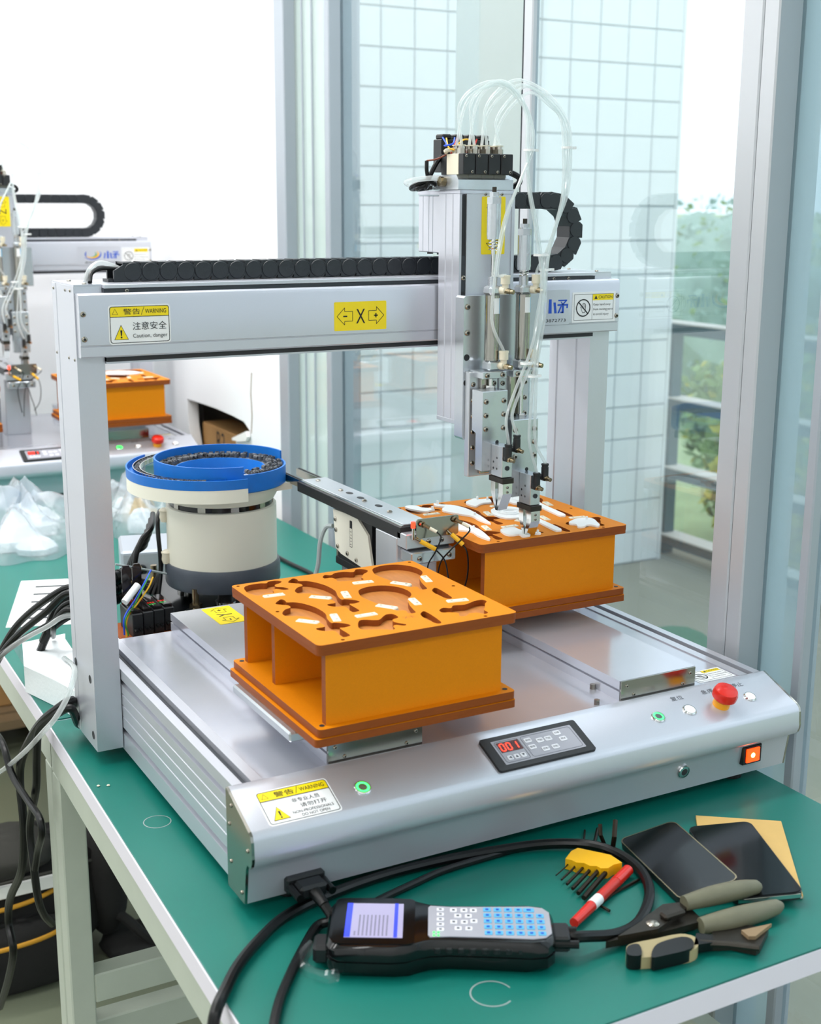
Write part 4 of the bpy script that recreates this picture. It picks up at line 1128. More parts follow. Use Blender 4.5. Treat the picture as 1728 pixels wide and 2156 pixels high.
# ================================================================ bowl feeder
CB = Vector((.265, .745, 0))
bf = thing('bowl_feeder', 'cream vibrating bowl feeder with blue rims behind the left post', 'feeder', (CB.x, CB.y, .860))
def L(prof, name, m, par=bf, n=64, **k):
    b = MB((0, 0, .860)); b.lathe((0, 0, 0), prof, n, **k); return b.build(name, m, par)
L([(.0, .882), (.086, .882), (.0880, .886), (.0880, .911), (.0862, .9165), (.0, .9165)], 'base_ring', 'greybase', closed=False)
L([(.0, .9165), (.0836, .9165), (.0836, 1.0035), (.081, 1.0045), (.0, 1.0045)], 'drum', 'cream', closed=False)
L([(.0, 1.0045), (.078, 1.0045), (.078, 1.0125), (.0, 1.0125)], 'spring_gap', 'blackgloss', closed=False)
for k in range(10):
    a = k * .63 + .2
    b = MB((0, 0, .860)); b.box(.0778, .0790, -.006, .006, 1.0048, 1.0122); b.v = [Matrix.Rotation(a, 4, 'Z') @ p for p in b.v]; b.build('leaf_spring', 'steel', bf)
L([(.0, 1.0125), (.080, 1.0125), (.0845, 1.020), (.0930, 1.040), (.0965, 1.056), (.0945, 1.056), (.088, 1.038), (.060, 1.034), (.0, 1.033)], 'bowl', 'cream', closed=False)
VD = math.atan2(-.936, -.352)      # direction from the feeder towards the viewer
b = MB((0, 0, .860)); b.lathe((0, 0, 0), [(.0965, 1.040), (.0990, 1.043), (.0990, 1.0765), (.0965, 1.0765)], 64, a0=VD - 4.4, a1=VD + .35); b.build('rim_band', 'blue', bf)
b = MB((0, 0, .860)); b.lathe((0, 0, 0), [(.0965, 1.036), (.0990, 1.038), (.0990, 1.0640), (.0965, 1.0640)], 40, a0=VD + .35, a1=VD + 2 * PI - 4.4); b.build('rim_band', 'blue', bf)
# inner funnel wall with its sloped floor of parts
L([(.060, 1.036), (.0655, 1.040), (.0670, 1.0605), (.0650, 1.0605), (.0615, 1.042), (.050, 1.036)], 'inner_wall', 'blue', closed=False)
L([(.0655, 1.0590), (.0970, 1.0565), (.0970, 1.0545), (.0655, 1.0570)], 'parts_track', 'alu_side')
# outer spiral: walls grow outwards from the front towards the back left
def spiral(r_in, r_out, z0, z1, a0, a1, name, m, n=60, dr=.022, dz=.004):
    b = MB((0, 0, .860)); vs, fs = [], []
    for i in range(n + 1):
        s = i / n; a = a0 + (a1 - a0) * s
        g = dr * math.sin(min(1, s * 1.5) * PI / 2); h = dz * s
        for r, z in ((r_in, z0), (r_out, z0), (r_out, z1), (r_in, z1)):
            vs.append(((r + g) * math.cos(a), (r + g) * math.sin(a), z + h))
    for i in range(n):
        for q in range(4): fs.append((i * 4 + q, i * 4 + (q + 1) % 4, i * 4 + 4 + (q + 1) % 4, i * 4 + 4 + q))
    fs += [(0, 1, 2, 3), (n * 4 + 3, n * 4 + 2, n * 4 + 1, n * 4)]
    b.add(vs, fs); return b.build(name, m, bf)
A0, A1 = VD + .34, VD - 2.15
spiral(.1165, .1180, 1.0290, 1.0490, A0, A1, 'spiral_wall', 'cream')
spiral(.1162, .1183, 1.0485, 1.0625, A0, A1, 'spiral_band', 'blue')
spiral(.0985, .1163, 1.0520, 1.0535, A0, A1 - .25, 'spiral_floor', 'blue')
spiral(.1010, .1020, 1.0535, 1.0610, A0 - .25, A1 - .3, 'inner_guide', 'chrome', dr=.018)
spiral(.1085, .1095, 1.0535, 1.0620, A0 - .5, A1 - .3, 'outer_guide', 'chrome', dr=.021)
p_, q_ = Vector((.309, .679, 1.027)) - CB, Vector((.358, .687, 1.027)) - CB
b = MB((0, 0, .860)); b.add([p_, q_, q_ + Vector((0, 0, .010)), p_ + Vector((0, 0, .013)), p_ + Vector((0, .003, 0)), q_ + Vector((0, .003, 0)), q_ + Vector((0, .003, .010)), p_ + Vector((0, .003, .013))], [(0, 1, 2, 3), (7, 6, 5, 4), (0, 4, 5, 1), (3, 2, 6, 7), (1, 5, 6, 2), (0, 3, 7, 4)]); b.build('outlet_strip', 'cream', bf)
for a in (0.3, 2.4, 4.4):
    b = MB((0, 0, .860)); b.cyl((.06 * math.cos(a), .06 * math.sin(a), .860), (.06 * math.cos(a), .06 * math.sin(a), .883), .0125, .011); b.cyl((.06 * math.cos(a), .06 * math.sin(a), .860), (.06 * math.cos(a), .06 * math.sin(a), .866), .016, n=20, mi=1); b.build('rubber_foot', ['rubber', 'chrome'], bf)
for a, z in ((VD - 1.47, .988), (VD - 1.36, .925)):
    b = MB((0, 0, .860)); p = Vector((.0850 * math.cos(a), .0850 * math.sin(a), z)); b.lathe(p, [(.0, -.009), (.007, -.0095), (.009, -.003), (.008, .004), (.0095, .008), (.006, .011), (.0, .011)], 12, closed=False); b.build('glue_blob', 'ivory', bf)
# small grey sleeves: on the track, in the funnel and along the outer guides
rs = random.Random(5)
SLV = MB().cyl((0, 0, -.0032), (0, 0, .0032), .0034, n=10, hollow=.62).mesh('sleeve', ['sleeve'])
def sleeve(r, a, z, up, where, grp):
    rot = (0, 0, rs.random() * 6) if up else (PI / 2, rs.uniform(-.3, .3), rs.random() * 6)
    o = link('grey_sleeve', SLV, None, (CB.x + r * math.cos(a), CB.y + r * math.sin(a), z), rot)
    tag(o, 'tiny grey plastic sleeve ' + where, 'sleeve', grp)
for i in range(52):
    a = VD + .55 + i * .098
    for r in (.0735, .0825, .0905):
        if i < 42 and rs.random() < .93 - .25 * (r < .075): sleeve(r + rs.uniform(-.001, .001), a + rs.uniform(-.02, .02), 1.0625 + rs.uniform(0, .0012) - .0008 * (r > .08), rs.random() < .45, 'on the inner track under the blue rim of the bowl feeder', 'sleeves on the inner track')
for i in range(24):
    a = VD + PI + rs.uniform(-1.1, 1.1); sleeve(.032 + .012 * rs.random(), a, 1.0385, rs.random() < .4, 'at the bottom of the blue funnel of the bowl feeder', 'sleeves in the funnel')
for i in range(36):
    a = A0 - .55 - i * .062
    s = min(1, max(0, (A0 - a) / (A0 - A1)))
    sleeve(.1050 + .019 * math.sin(min(1, s * 1.5) * PI / 2), a, 1.0570 + .004 * s, i % 5 != 0, 'between the chrome guides of the outer spiral of the bowl feeder', 'sleeves in the outer spiral')

# ---------------------------------------------------------------- steel plate the feeder stands on
pl = thing('feeder_stand', 'black steel plate carrying the bowl feeder behind the robot', 'stand', (.25, .75, .76))
b = MB((.25, .75, .76)); b.box(.157, .350, .562, .905, .852, .860, .001); b.build('plate', 'blackgloss', pl)
for x, y in ((.172, .59), (.172, .88), (.335, .59), (.335, .88)):
    b = MB((.25, .75, .76)); b.cyl((x, y, .76), (x, y, .852), .009); b.build('leg', 'alu_mill', pl)
for x, y in ((.200, .690), (.186, .845)):
    b = MB((.25, .75, .76)); b.cyl((x, y, .860), (x, y, .867), .0095, n=6); b.cyl((x, y, .867), (x, y, .890), .0052, n=12); b.build('stud_bolt', 'brass', pl)
b = MB((.25, .75, .76)); b.cyl((.182, .660, .860), (.182, .660, .8615), .016, n=20); b.cyl((.182, .660, .8615), (.182, .660, .868), .009, n=6); b.build('stud_bolt', 'chrome', pl)

# ================================================================ linear feeder
def linear_feeder(label, d):
    o0 = Vector((.375, .50, .8805))
    t = thing('linear_feeder', label, 'feeder', o0 + Vector(d), group='linear feeders')
    B = lambda: MB(o0)
    b = B(); b.box(.352, .398, .330, .655, 1.0300, 1.0455, .0008); b.build('track_bar', 'black', t)
    b = B(); b.box(.3545, .3575, .332, .654, 1.0455, 1.0472); b.build('track_lip', 'chrome', t)
    cv = B(); cv.box(.3590, .3980, .336, .652, 1.0455, 1.0478, .0005); cv = cv.build('cover_plate', 'alu_side', t)
    for y in (.632, .555, .480, .405): screw(cv, (.376, y, 1.0478), '+z', SCREW, o0, s=1.1)
    for y in (.535, .500, .445): link('bore', HOLE, cv, Vector((.380, y, 1.0480)) - o0, None, (1.0, 1.6, .5))
    # slender twin rails from the bowl to the bar
    for x0, x1 in ((.354, .360), (.386, .394)):
        b = B(); b.prism([(.652, 1.036), (.735, 1.036), (.735, 1.0475), (.652, 1.0475)], 'x', x0, x1); b.build('twin_rail', 'steel', t)
        b = B(); b.box((x0 + x1) / 2 - .0008, (x0 + x1) / 2 + .0008, .652, .734, 1.0475, 1.0482); b.build('rail_groove', 'dark', t)
    # vibrator: cream side plates, black body, leaf springs
    b = B(); b.box(.362, .398, .410, .545, .9450, .9560, .001); b.build('vibrator_base', 'black', t)
    for x0, x1 in ((.3585, .3620), (.3980, .4015)):
        b = B(); b.prism([(.420, .9585), (.520, .9650), (.537, .9700), (.545, 1.0250), (.470, 1.0290), (.436, 1.0100)], 'x', x0, x1); vp = b.build('side_plate', 'cream', t, smooth=0)
        if x0 < .36:
            for y, z in ((.5365, 1.012), (.5345, .997), (.529, .974), (.498, .9705), (.470, .9675)): screw(vp, (x0, y, z), '-x', SCREW, o0, s=1.0)
            fs_ = Face((x0, .487, .9820), (0, 0, 1), (0, 1, 0), o0)
            b = B(); fs_.ring(b, rrect(0, .038, -.004, .004, .001, 2), rrect(.0008, .0372, -.0034, .0034, .001, 2), .0002)
            fs_.poly(b, [(.027, -.0034), (.0372, -.0034), (.0372, .0034), (.027, .0034)], .0002)
            for k in range(5): fs_.line(b, (.004 + .0045 * k, -.002), (.004 + .0045 * k, .0028 - .001 * (k % 2)), .0008, .0003)
            b.build('scale_print', 'print', vp, smooth=0, recalc=False)
    b = B(); b.box(.3622, .3978, .4300, .5340, .9562, 1.0290); b.build('vibrator_body', 'black', t)
    for y in (.418, .545):
        b = B(); b.box(.365, .395, y - .003, y + .003, .948, 1.030); b.build('leaf_spring', 'steel', t)
        for x in (.371, .389): screw(t, (x, y - .003, .962), '-y', SCREW, o0); screw(t, (x, y - .003, .985), '-y', SCREW, o0)
    for y in (.440, .520):
        b = B(); b.box(.366, .394, y - .012, y + .012, .8805, .9450); b.build('leg_block', 'alu_mill', t)
    b = B(); b.box(.350, .410, .405, .560, .8805, .8900, .001); b.build('foot_plate', 'alu_mill', t)
    # end stand
    b = B(); b.box(.352, .412, .340, .400, .8805, 1.0296, .001); b.build('end_stand', 'alu_side', t)
    b = B(); b.box(.352, .4240, .3150, .3395, 1.0195, 1.0390, .0012); eb = b.build('end_block', 'alu_side', t)
    b = B(); b.box(.356, .4220, .3080, .3395, 1.0000, 1.0160, .0015); lb_ = b.build('clamp_block', 'alu_mill', t)
    b = B(); b.box(.358, .418, .3200, .3395, 1.0160, 1.0195); b.build('clamp_gap', 'dark', t)
    for x in (.368, .412): screw(lb_, (x, .3080, 1.0075), '-y', SCREW, o0)
    for x in (.385, .404): screw(eb, (x, .3150, 1.0270), '-y', SCREW, o0)
    b = B(); b.prism(rrect(.3650, .4275, 1.0330, 1.0585, .003), 'y', .3118, .3135); b.build('sensor_plate', 'steel', t, smooth=0)
    for x, z, px in ((.372, 1.0520, .389), (.420, 1.0530, .4350)):
        b = B(); b.cyl((x, .3116, z), (x + .001, .3080, z), .0042, n=8); b.cyl((x + .001, .3080, z), (x + .007, .3020, z - .004), .0024, n=10); b.build('fiber_nut', 'brass', t)
        b = B(); b.cyl((x + .007, .3020, z - .004), (x + .014, .2960, z - .0085), .0022, n=10); b.build('fiber_sleeve', 'ivory', t)
    b = B(); b.cyl((.3605, .3120, 1.0330), (.3605, .3120, 1.0480), .0020, n=10); b.cyl((.3605, .3120, 1.0480), (.3605, .3120, 1.0560), .0030, n=12, mi=1); b.build('indicator', ['chrome', 'ledred'], t)
    wires = [[(.386, .296, 1.0435), (.390, .292, 1.036), (.383, .294, 1.018), (.376, .300, 1.000), (.378, .304, .975), (.384, .306, .940)],
             [(.434, .296, 1.0445), (.432, .292, 1.040), (.418, .290, 1.030), (.404, .292, 1.018), (.394, .300, 1.000), (.390, .304, .965), (.388, .306, .930)],
             [(.386, .300, 1.020), (.396, .296, 1.008), (.402, .298, .996), (.408, .302, .975), (.414, .304, .955), (.419, .306, .930)],
             [(.424, .300, 1.024), (.4275, .290, 1.014), (.4285, .288, .990), (.424, .290, .965), (.412, .296, .945)]]
    for k, w_ in enumerate(wires):
        b = B(); b.tube(spline(w_, 8), .0010, 6); b.build('fiber_cable', 'rubber', t)
    for p, q in (((.368, .306, 1.0310), (.386, .299, 1.0200)), ((.415, .308, 1.0345), (.426, .297, 1.0215))):
        p, q = Vector(p), Vector(q)
        b = B(); b.cyl(p, q, .0030, n=10); b.cyl(p + (p - q) * .35, p, .0014, n=8, mi=1); b.build('cable_sleeve', ['yellowplastic', 'brass'], t)
    b = B(); b.tube(spline([(.3580, .545, 1.000), (.352, .556, .996), (.345, .560, .975), (.342, .562, .940), (.336, .566, .915), (.332, .572, .890)], 8), .0034, 8); b.build('power_cable', 'wiregrey', t)
    return t
lf1 = linear_feeder('black linear feeder track running from the bowl to the filled orange fixture', (0, 0, 0))
lf2 = linear_feeder('linear feeder end with yellow-sleeved sensor wires on the far robot', D2 + Vector((-.045, -.095, 0)))

# ---------------------------------------------------------------- fibre amplifiers left of the plate
base = at(272, 1290, y=.600)
for k in range(4):
    o0 = Vector((.0760 + .0162 * k, .598 + .003 * k, .860))
    t = thing('sensor_amplifier', ['leftmost slim black fibre amplifier, dark display, beside the post', 'second slim black fibre amplifier from the post, faint red display', 'third slim black fibre amplifier from the post, lit red and green', 'rightmost slim black fibre amplifier, lit red and green, beside the black plate'][k], 'amplifier', o0 + Vector((0, 0, 0)), group='fibre amplifiers')
    b = MB(); b.box(0, .0148, 0, .060, 0, .034, .0012); b.build('housing', 'black', t)
    b = MB(); b.box(.001, .0138, .004, .056, .034, .0385, .001); b.build('display_cover', 'smoke', t)
    b = MB(); f_ = Face((.0022, .034, .0343), (1, 0, 0), (0, 1, 0))
    for r_ in range(2):
        for c_ in range(3): f_.poly(b, [(c_ * .0036, r_ * -.008), (c_ * .0036 + .0026, r_ * -.008), (c_ * .0036 + .0026, r_ * -.008 + .005), (c_ * .0036, r_ * -.008 + .005)], 0, r_)
    b.build('digits', ['ledred', 'ledgreen_small'] if k > 1 else ['ledred_dim', 'ledred_dim'], t, smooth=0, recalc=False)
    if k < 2:
        b = MB(); b.prism([(.001, .038), (.0135, .038), (.014, .086), (.0115, .092), (.0035, .092), (.001, .086)], 'y', .046, .050); lid_ = b.build('flip_lid', 'smoke', t)
        b = MB(); b.box(.001, .0135, .0455, .0505, .036, .041); b.build('lid_hinge', 'red', lid_)
    for x in (.003, .009):
        b = MB(); b.cyl((x + .001, .0, .012), (x + .001, -.007, .011), .0022, n=8); b.build('fiber_port', 'rubber', t)
t = thing('amplifier_rail', 'orange-tinted mounting rail under the fibre amplifiers', 'rail', (.105, .63, .76))
b = MB(); b.box(-.045, .045, -.045, .045, .088, .100, .001); b.build('rail_plate', 'orange_edge', t)
for x in (-.035, .035):
    b = MB(); b.box(x - .006, x + .006, -.012, .012, 0, .088); b.build('rail_leg', 'alu_mill', t)
# small controller box and connectors behind
t = thing('controller_box', 'small grey controller box behind the bowl feeder drum', 'controller', (.19, 1.045, .76), (0, 0, -.25))
b = MB(); b.box(.0, .09, -.055, .06, 0, .118, .004); b.build('case', 'framedark', t)
b = MB(); b.box(.004, .086, -.0562, -.055, .060, .112); b.build('front_panel', 'frame', t)
for x, z in ((.016, .092), (.034, .086), (.052, .080)):
    b = MB(); b.cyl((x, -.0555, z), (x, -.066, z), .008, n=14); b.build('socket', 'black', t)
for k, (z, dy) in enumerate(((.925, 0), (.905, .01), (.885, .02))):
    b = MB(); p = Vector((.070 - .004 * k, .735 + dy, z - .02))
    b.cyl(p, p + Vector((.050, .02, .004)), .0095, n=16)
    for i in range(5): b.cyl(p + Vector((.050, .02, .004)) * (.15 + .16 * i), p + Vector((.050, .02, .004)) * (.21 + .16 * i), .0108, n=16)
    b.cyl(p + Vector((.050, .02, .004)), p + Vector((.068, .027, .005)), .0085, n=16, mi=1)
    b.tube(spline([p, p + Vector((-.03, -.005, -.006)), p + Vector((-.06, .01, -.03)), p + Vector((-.075, .03, -.07))], 6), .006, 8)
    o = b.build('round_connector', ['rubber', 'brass'])
    tag(o, ['uppermost round black cable connector with brass collar behind the post', 'middle ribbed black cable connector behind the post', 'lowest ribbed black cable connector behind the post'][k], 'connector', 'round connectors')
# ================================================================ benches
def bench(label, corners, legs, stretchers, z=.76):
    cx = sum(p[0] for p in corners) / 4; cy = sum(p[1] for p in corners) / 4
    o0 = Vector((cx, cy, 0))
    t = thing('workbench', label, 'workbench', o0, group='green workbenches')
    B = lambda: MB(o0)
    b = B(); b.prism(corners, 'z', z - .026, z - .0022); b.build('tabletop', 'edgeband', t, smooth=0)
    ins = [(x + (.0018 if x < cx else -.0018), y + (.0012 if y < cy else -.0012)) for x, y in corners]
    b = B(); b.prism(ins, 'z', z - .0022, z); b.build('green_mat', 'green', t, smooth=0)
    for i in range(4):
        p, q = Vector(corners[i] + (0,)), Vector(corners[(i + 1) % 4] + (0,))
        n = Vector((cx, cy, 0))
        k = lambda v, s: v + (Vector((1 if v.x < cx else -1, 1 if v.y < cy else -1, 0)) * s)
        s0, s1 = (.002, .036) if i else (.10, .134)
        b = B(); b.prism([(k(p, s0).x, k(p, s0).y), (k(q, s0).x, k(q, s0).y), (k(q, s1).x, k(q, s1).y), (k(p, s1).x, k(p, s1).y)], 'z', z - .068, z - .026); b.build('frame_rail', 'tubeframe', t, smooth=0)
    for x, y in legs:
        b = B(); b.box(x - .0170, x + .0170, y - .0170, y + .0170, .01, z - .069, .002); l_ = b.build('leg', 'tubeframe', t)
        b = B(); b.box(x - .020, x + .020, y - .020, y + .020, 0, .010, .002); b.build('foot', 'rubber', t)
    for x0, x1, y0, y1, z0, z1 in stretchers:
        b = B(); b.box(x0, x1, y0, y1, z0, z1, .002); b.build('stretcher', 'tubeframe', t)
    return t
bench('green-topped workbench in the foreground under the nearer robot', [(-.0735, -.310), (.697, -.310), (.697, .596), (-.0490, .596)],
      [(-.053, -.285), (.676, -.285), (-.0305, .575), (.676, .575)], [(-.0135, .659, .558, .592, .340, .385), (.660, .692, -.268, .558, .340, .385)])
bench('green-topped workbench continuing behind the first, under the farther robot', [(-.0480, .600), (.697, .600), (.697, 2.66), (-.0150, 2.66)],
      [(-.0290, .622), (.676, .622), (.005, 2.638), (.676, 2.638)], [(-.012, .659, .605, .639, .235, .280), (.660, .692, .639, 2.62, .235, .280)])
# scuffs on the mat: a dried ring and scratches
def on_bench(name, pts_r, m):
    pass
for k, (px, py, r, asp) in enumerate(((331, 1730, .016, 1), (1035, 2092, .020, 1))):
    p = at(px, py, z=.7602); b = MB(); b.lathe(p, [(r, 0), (r * .93, .00005)], 30, closed=False, a0=0, a1=5.2 if k else 2 * PI)
    o = b.build('ring_stain', 'wiregrey'); tag(o, ['pale dried ring stain on the green mat by the side rail', 'faint ring stain on the green mat below the pendant'][k], 'stain', 'ring stains')
for k, (px, py) in enumerate(((207, 1655), (228, 1654))):
    p = at(px, py, z=.7605); b = MB(); b.lathe(p, [(.0, .0), (.0022, .0004), (.0014, .0012), (.0, .0014)], 7, closed=False); o = b.build('plaster_crumb', 'ivory')
    tag(o, ['pale crumb on the table edge band near the bench leg', 'pale crumb on the green mat near the bench leg'][k], 'crumb', 'crumbs')

# ================================================================ teach pendant
e0 = at(690, 1943, z=.790); e1 = at(1167, 1950, z=.790)
ux = Vector((e1.x - e0.x, e1.y - e0.y, 0)); PL = ux.length; ux.normalize(); uy = Vector((-ux.y, ux.x, 0))
pen = thing('teach_pendant', 'black handheld teach pendant with lit screen and blue keys on the bench', 'pendant', Vector((e0.x, e0.y, .7605)), (0, 0, math.atan2(ux.y, ux.x)))
LN = PL
def body_outline(k=1.0):
    hw = [(0.0, .030), (.004, .040), (.012, .0455), (.060, .0465), (.074, .0445), (.085, .0390), (.096, .0345), (.115, .0325), (.150, .0335), (LN - .022, .0355), (LN - .008, .0330), (LN - .001, .024), (LN, .015)]
    up = [(x, y * k) for x, y in hw]
    return up[::-1] + [(x, -y) for x, y in up]
ol = body_outline()
def shrink(pts, s): 
    cx, cy = LN / 2, 0
    return [(x + (s if x < cx else -s) * min(1, abs(x - cx) / .05), y + (s if y < 0 else -s)) for x, y in pts]
b = MB(); n = len(ol)
lay = [(shrink(ol, .005), 0), (ol, .006), (ol, .016), (shrink(ol, .0012), .0165), (shrink(ol, .0012), .0185), (ol, .019), (ol, .027), (shrink(ol, .003), .0315), (shrink(ol, .006), .0320)]
for lp, z in lay: b.v += [Vector((x, y, z)) for x, y in lp]
for i in range(len(lay) - 1):
    for j in range(n): b.f.append((i * n + j, i * n + (j + 1) % n, (i + 1) * n + (j + 1) % n, (i + 1) * n + j)); b.m.append(0)
b.f += [tuple(range(n))[::-1], tuple((len(lay) - 1) * n + j for j in range(n))]; b.m += [0, 0]
b.build('casing', 'blackgloss', pen, smooth=40)
ft = Face((0, 0, .0322), (1, 0, 0), (0, 1, 0))
b = MB(); ft.slab(b, rrect(.006, .082, -.040, .040, .006), 0, .0006); b.build('screen_bezel', 'blackgloss', pen, smooth=0)
b = MB(); ft.slab(b, [(.017, -.030), (.071, -.030), (.071, .030), (.017, .030)], .0006, .0010); sc = b.build('screen', 'screen', pen, smooth=0)
b = MB(); ft.poly(b, [(.017, -.030), (.0225, -.030), (.0225, .030), (.017, .030)], .0012); ft.poly(b, [(.0625, -.030), (.066, -.030), (.066, .030), (.0625, .030)], .0012); b.build('menu_bar', 'screenblue', sc, smooth=0, recalc=False)
b = MB(); rr = random.Random(2)
for i in range(9):
    for j in range(14 if i else 3): ft.line(b, (.0265 + i * .0037, -.027 + j * .0026), (.0265 + i * .0037, -.0256 + j * .0026), .0014, .0012)
b.build('screen_text', 'printgrey', sc, smooth=0, recalc=False)
kp = [(LN - .004, .018), (LN - .010, .026), (LN - .022, .0285), (.150, .0268), (.115, .026), (.0965, .0275), (.0945, .024), (.0945, -.024), (.0965, -.0275), (.115, -.026), (.150, -.0268), (LN - .022, -.0285), (LN - .010, -.026), (LN - .004, -.018)]
b = MB(); ft.slab(b, kp, 0, .0009); kpad = b.build('keypad', 'panelgrey', pen, smooth=0)
def pkey(x, y, w, h, m):
    b = MB(); ft.slab(b, rrect(x - w / 2, x + w / 2, y - h / 2, y + h / 2, .0008, 2), .0009, .0016); k_ = b.build('key', m, kpad, smooth=0)
    b = MB(); ft.poly(b, [(x - w * .2, y - h * .22), (x + w * .2, y - h * .22), (x + w * .2, y + h * .22), (x - w * .2, y + h * .22)], .0018); b.build('key_mark', 'printgrey' if m == 'keywhite' else 'printblue', kpad, smooth=0, recalc=False)
for i in range(5): pkey(.106, .020 - i * .0088, .0068, .0052, 'keywhite')
for x, ys in ((.1185, (.019, -.002, )), (.1225, (.009, -.013)), (.1285, (.019, -.002)), (.1325, (.009, -.013)), (.1375, (.019, .0))):
    for y in ys: pkey(x, y, .0065, .0065, 'keywhite')
x0 = .1505; st = (LN - .012 - x0) / 5
for i in range(6):
    for j in range(5):
        if i == 5 and j == 0: continue
        pkey(x0 + i * st * .98, .021 - j * .0102, st * .72 * (1.4 if (i == 4 and j == 0) else 1), .0066, 'keyblue')
b = MB()
for i in range(4): b.cyl((.1000 + .004 * (i % 2), -.020 - .005 * (i // 2), .0328), (.1000 + .004 * (i % 2), -.020 - .005 * (i // 2), .0336), .0011, n=8)
b.build('status_led', 'ledgreen_small', kpad)
for s in (-1, 1):
    for i in range(8):
        b = MB(); b.box(.100 + i * .011, .106 + i * .011, s * .0335 - .0015, s * .0335 + .0015, .020, .026, .001); b.build('grip_rib', 'black', pen)
b = MB(); b.box(LN - .002, LN + .014, -.014, .014, .010, .026, .002); b.build('plug', 'black', pen)
for s in (-1, 1):
    b = MB(); b.cyl((LN - .002, s * .012, .018), (LN + .022, s * .012, .018), .004, n=10); b.build('plug_screw', 'rubber', pen)
b = MB(); b.box(-.012, .004, -.030, -.004, .004, .022, .003); b.build('strap_lug', 'black', pen)
b = MB()
b.tube(spline([(-.012, -.012, .014), (-.022, -.020, .006), (-.018, -.036, .003), (.000, -.048, .004), (.012, -.052, .008)], 6), .006, 7); b.build('film_fold', 'wrap', pen)

# pendant cable: out of the plug, round the loop, back along the robot and off the bench edge
PLUG = pen.matrix_basis @ Vector((LN + .014, 0, .018))
def cord(name, pts, r, m, label, cat='cable', group=None, k=8, n=10):
    b = MB(); b.tube(spline(pts, k), r, n); o = b.build(name, m)
    return tag(o, label, cat, group)
Z_ = .7605
cab = [PLUG, PLUG + ux * .012 + Vector((0, 0, .001))] + [at(a, c, z=Z_ + h) for a, c, h in ((1300, 1966, .010), (1345, 1940, .008), (1367, 1885, .0075), (1352, 1838, .007), (1305, 1800, .007), (1240, 1779, .007), (1150, 1777, .007), (1050, 1790, .007), (930, 1812, .007), (800, 1845, .007), (690, 1885, .008), (600, 1930, .0075), (540, 1985, .007), (490, 2060, .009))]
cab = cab[:-1] + [at(500, 2035, z=Z_ + .007), at(474, 2085, z=Z_ + .0075), at(456, 2125, x=-.080), at(448, 2170, x=-.086), at(446, 2260, x=-.088)]
cord('pendant_cable', cab, .0056, 'rubber', 'thick black pendant cable looping round the tools and off the bench edge')
# D-sub plug on the console and its cable
PD = Vector((.0625, -.0045, .7870))
t = thing('dsub_plug', 'black D-shaped plug pushed into the front of the console', 'plug', PD)
b = MB(); b.box(-.021, .021, -.006, .004, -.0085, .0085, .002); b.build('shell', 'black', t)
b = MB(); b.box(-.015, .015, -.026, -.006, -.0070, .0070, .003); b.build('hood', 'black', t)
for s in (-1, 1):
    b = MB(); b.cyl((s * .0175, -.006, 0), (s * .0175, -.030, -.001), .0042, n=10); b.build('thumb_screw', 'rubber', t)
b = MB(); b.cyl((0, -.026, 0), (.002, -.044, -.006), .0068, .0052, n=12); b.build('strain_relief', 'rubber', t)
c2 = [PD + Vector((.002, -.044, -.006)), Vector((.066, -.062, .772)), at(668, 1950, z=Z_ + .0055), at(640, 1995, z=Z_ + .0055), at(610, 2055, z=Z_ + .0055), at(585, 2120, z=Z_ + .0055), at(572, 2200, z=Z_ + .006), at(565, 2300, z=Z_ + .006)]
cord('console_cable', c2, .0050, 'rubber', 'black cable from the console plug running down past the pendant screen')
cord('branch_cable', [at(1090, 1786, z=Z_ + .004), at(1000, 1812, z=Z_ + .004), at(930, 1834, z=Z_ + .004), at(872, 1860, z=Z_ + .004), at(800, 1894, z=Z_ + .004), at(770, 1912, z=Z_ + .004)], .0040, 'rubber', 'second black strand leaving the pendant cable behind the pendant')
# ================================================================ phones, paper, tools
def flat_thing(name, label, cat, px, thick, z, group=None):
    P = [at(a, c, z=z + thick) for a, c in px]
    c = sum(P, Vector()) / 4
    u = ((P[1] - P[0]) + (P[2] - P[3])); u.z = 0
    v = ((P[3] - P[0]) + (P[2] - P[1])); v.z = 0
    w, h = u.length / 2, v.length / 2
    ang = math.atan2(-v.x, v.y) + PI
    t = thing(name, label, cat, (c.x, c.y, z), (0, 0, ang), group)
    return t, w, h
def phone(label, px, z, lift):
    """rectangular slab whose right-hand long edge rests `lift` higher"""
    hs = (.008, .008 + lift, .008 + lift, .008)
    P = [at(a, c, z=z + q) for (a, c), q in zip(px, hs)]
    u = ((P[1] - P[0]) + (P[2] - P[3])) / 2
    v = ((P[0] - P[3]) + (P[1] - P[2])) / 2
    w, h = u.length * .97, min(v.length * .95, .160)
    un, vn = u.normalized(), v.normalized()
    m = (un + vn).normalized(); q = (un - vn).normalized()
    ux_, vy_ = (m + q).normalized(), (m - q).normalized()
    nz_ = ux_.cross(vy_)
    c = sum(P, Vector()) / 4 - nz_ * .008
    t = thing('smartphone', label, 'phone', c, (0, 0, 0), 'smartphones')
    t.rotation_euler = Matrix((ux_, vy_, nz_)).transposed().to_euler()
    b = MB(); b.prism(rrect(-w / 2, w / 2, -h / 2, h / 2, .009, 5), 'z', 0, .0074); b.build('case', 'black', t, smooth=40)
    b = MB(); b.prism(rrect(-w / 2 + .0012, w / 2 - .0012, -h / 2 + .0012, h / 2 - .0012, .008, 5), 'z', .0074, .0082); b.build('glass_front', 'blackgloss', t, smooth=40)
    return t, w, h
tk, kw, kh = flat_thing('kraft_notebook', 'yellow kraft notebook under the two black phones', 'notebook', [(1475, 1727), (1632, 1716), (1655, 1842), (1520, 1915)], .004, Z_)
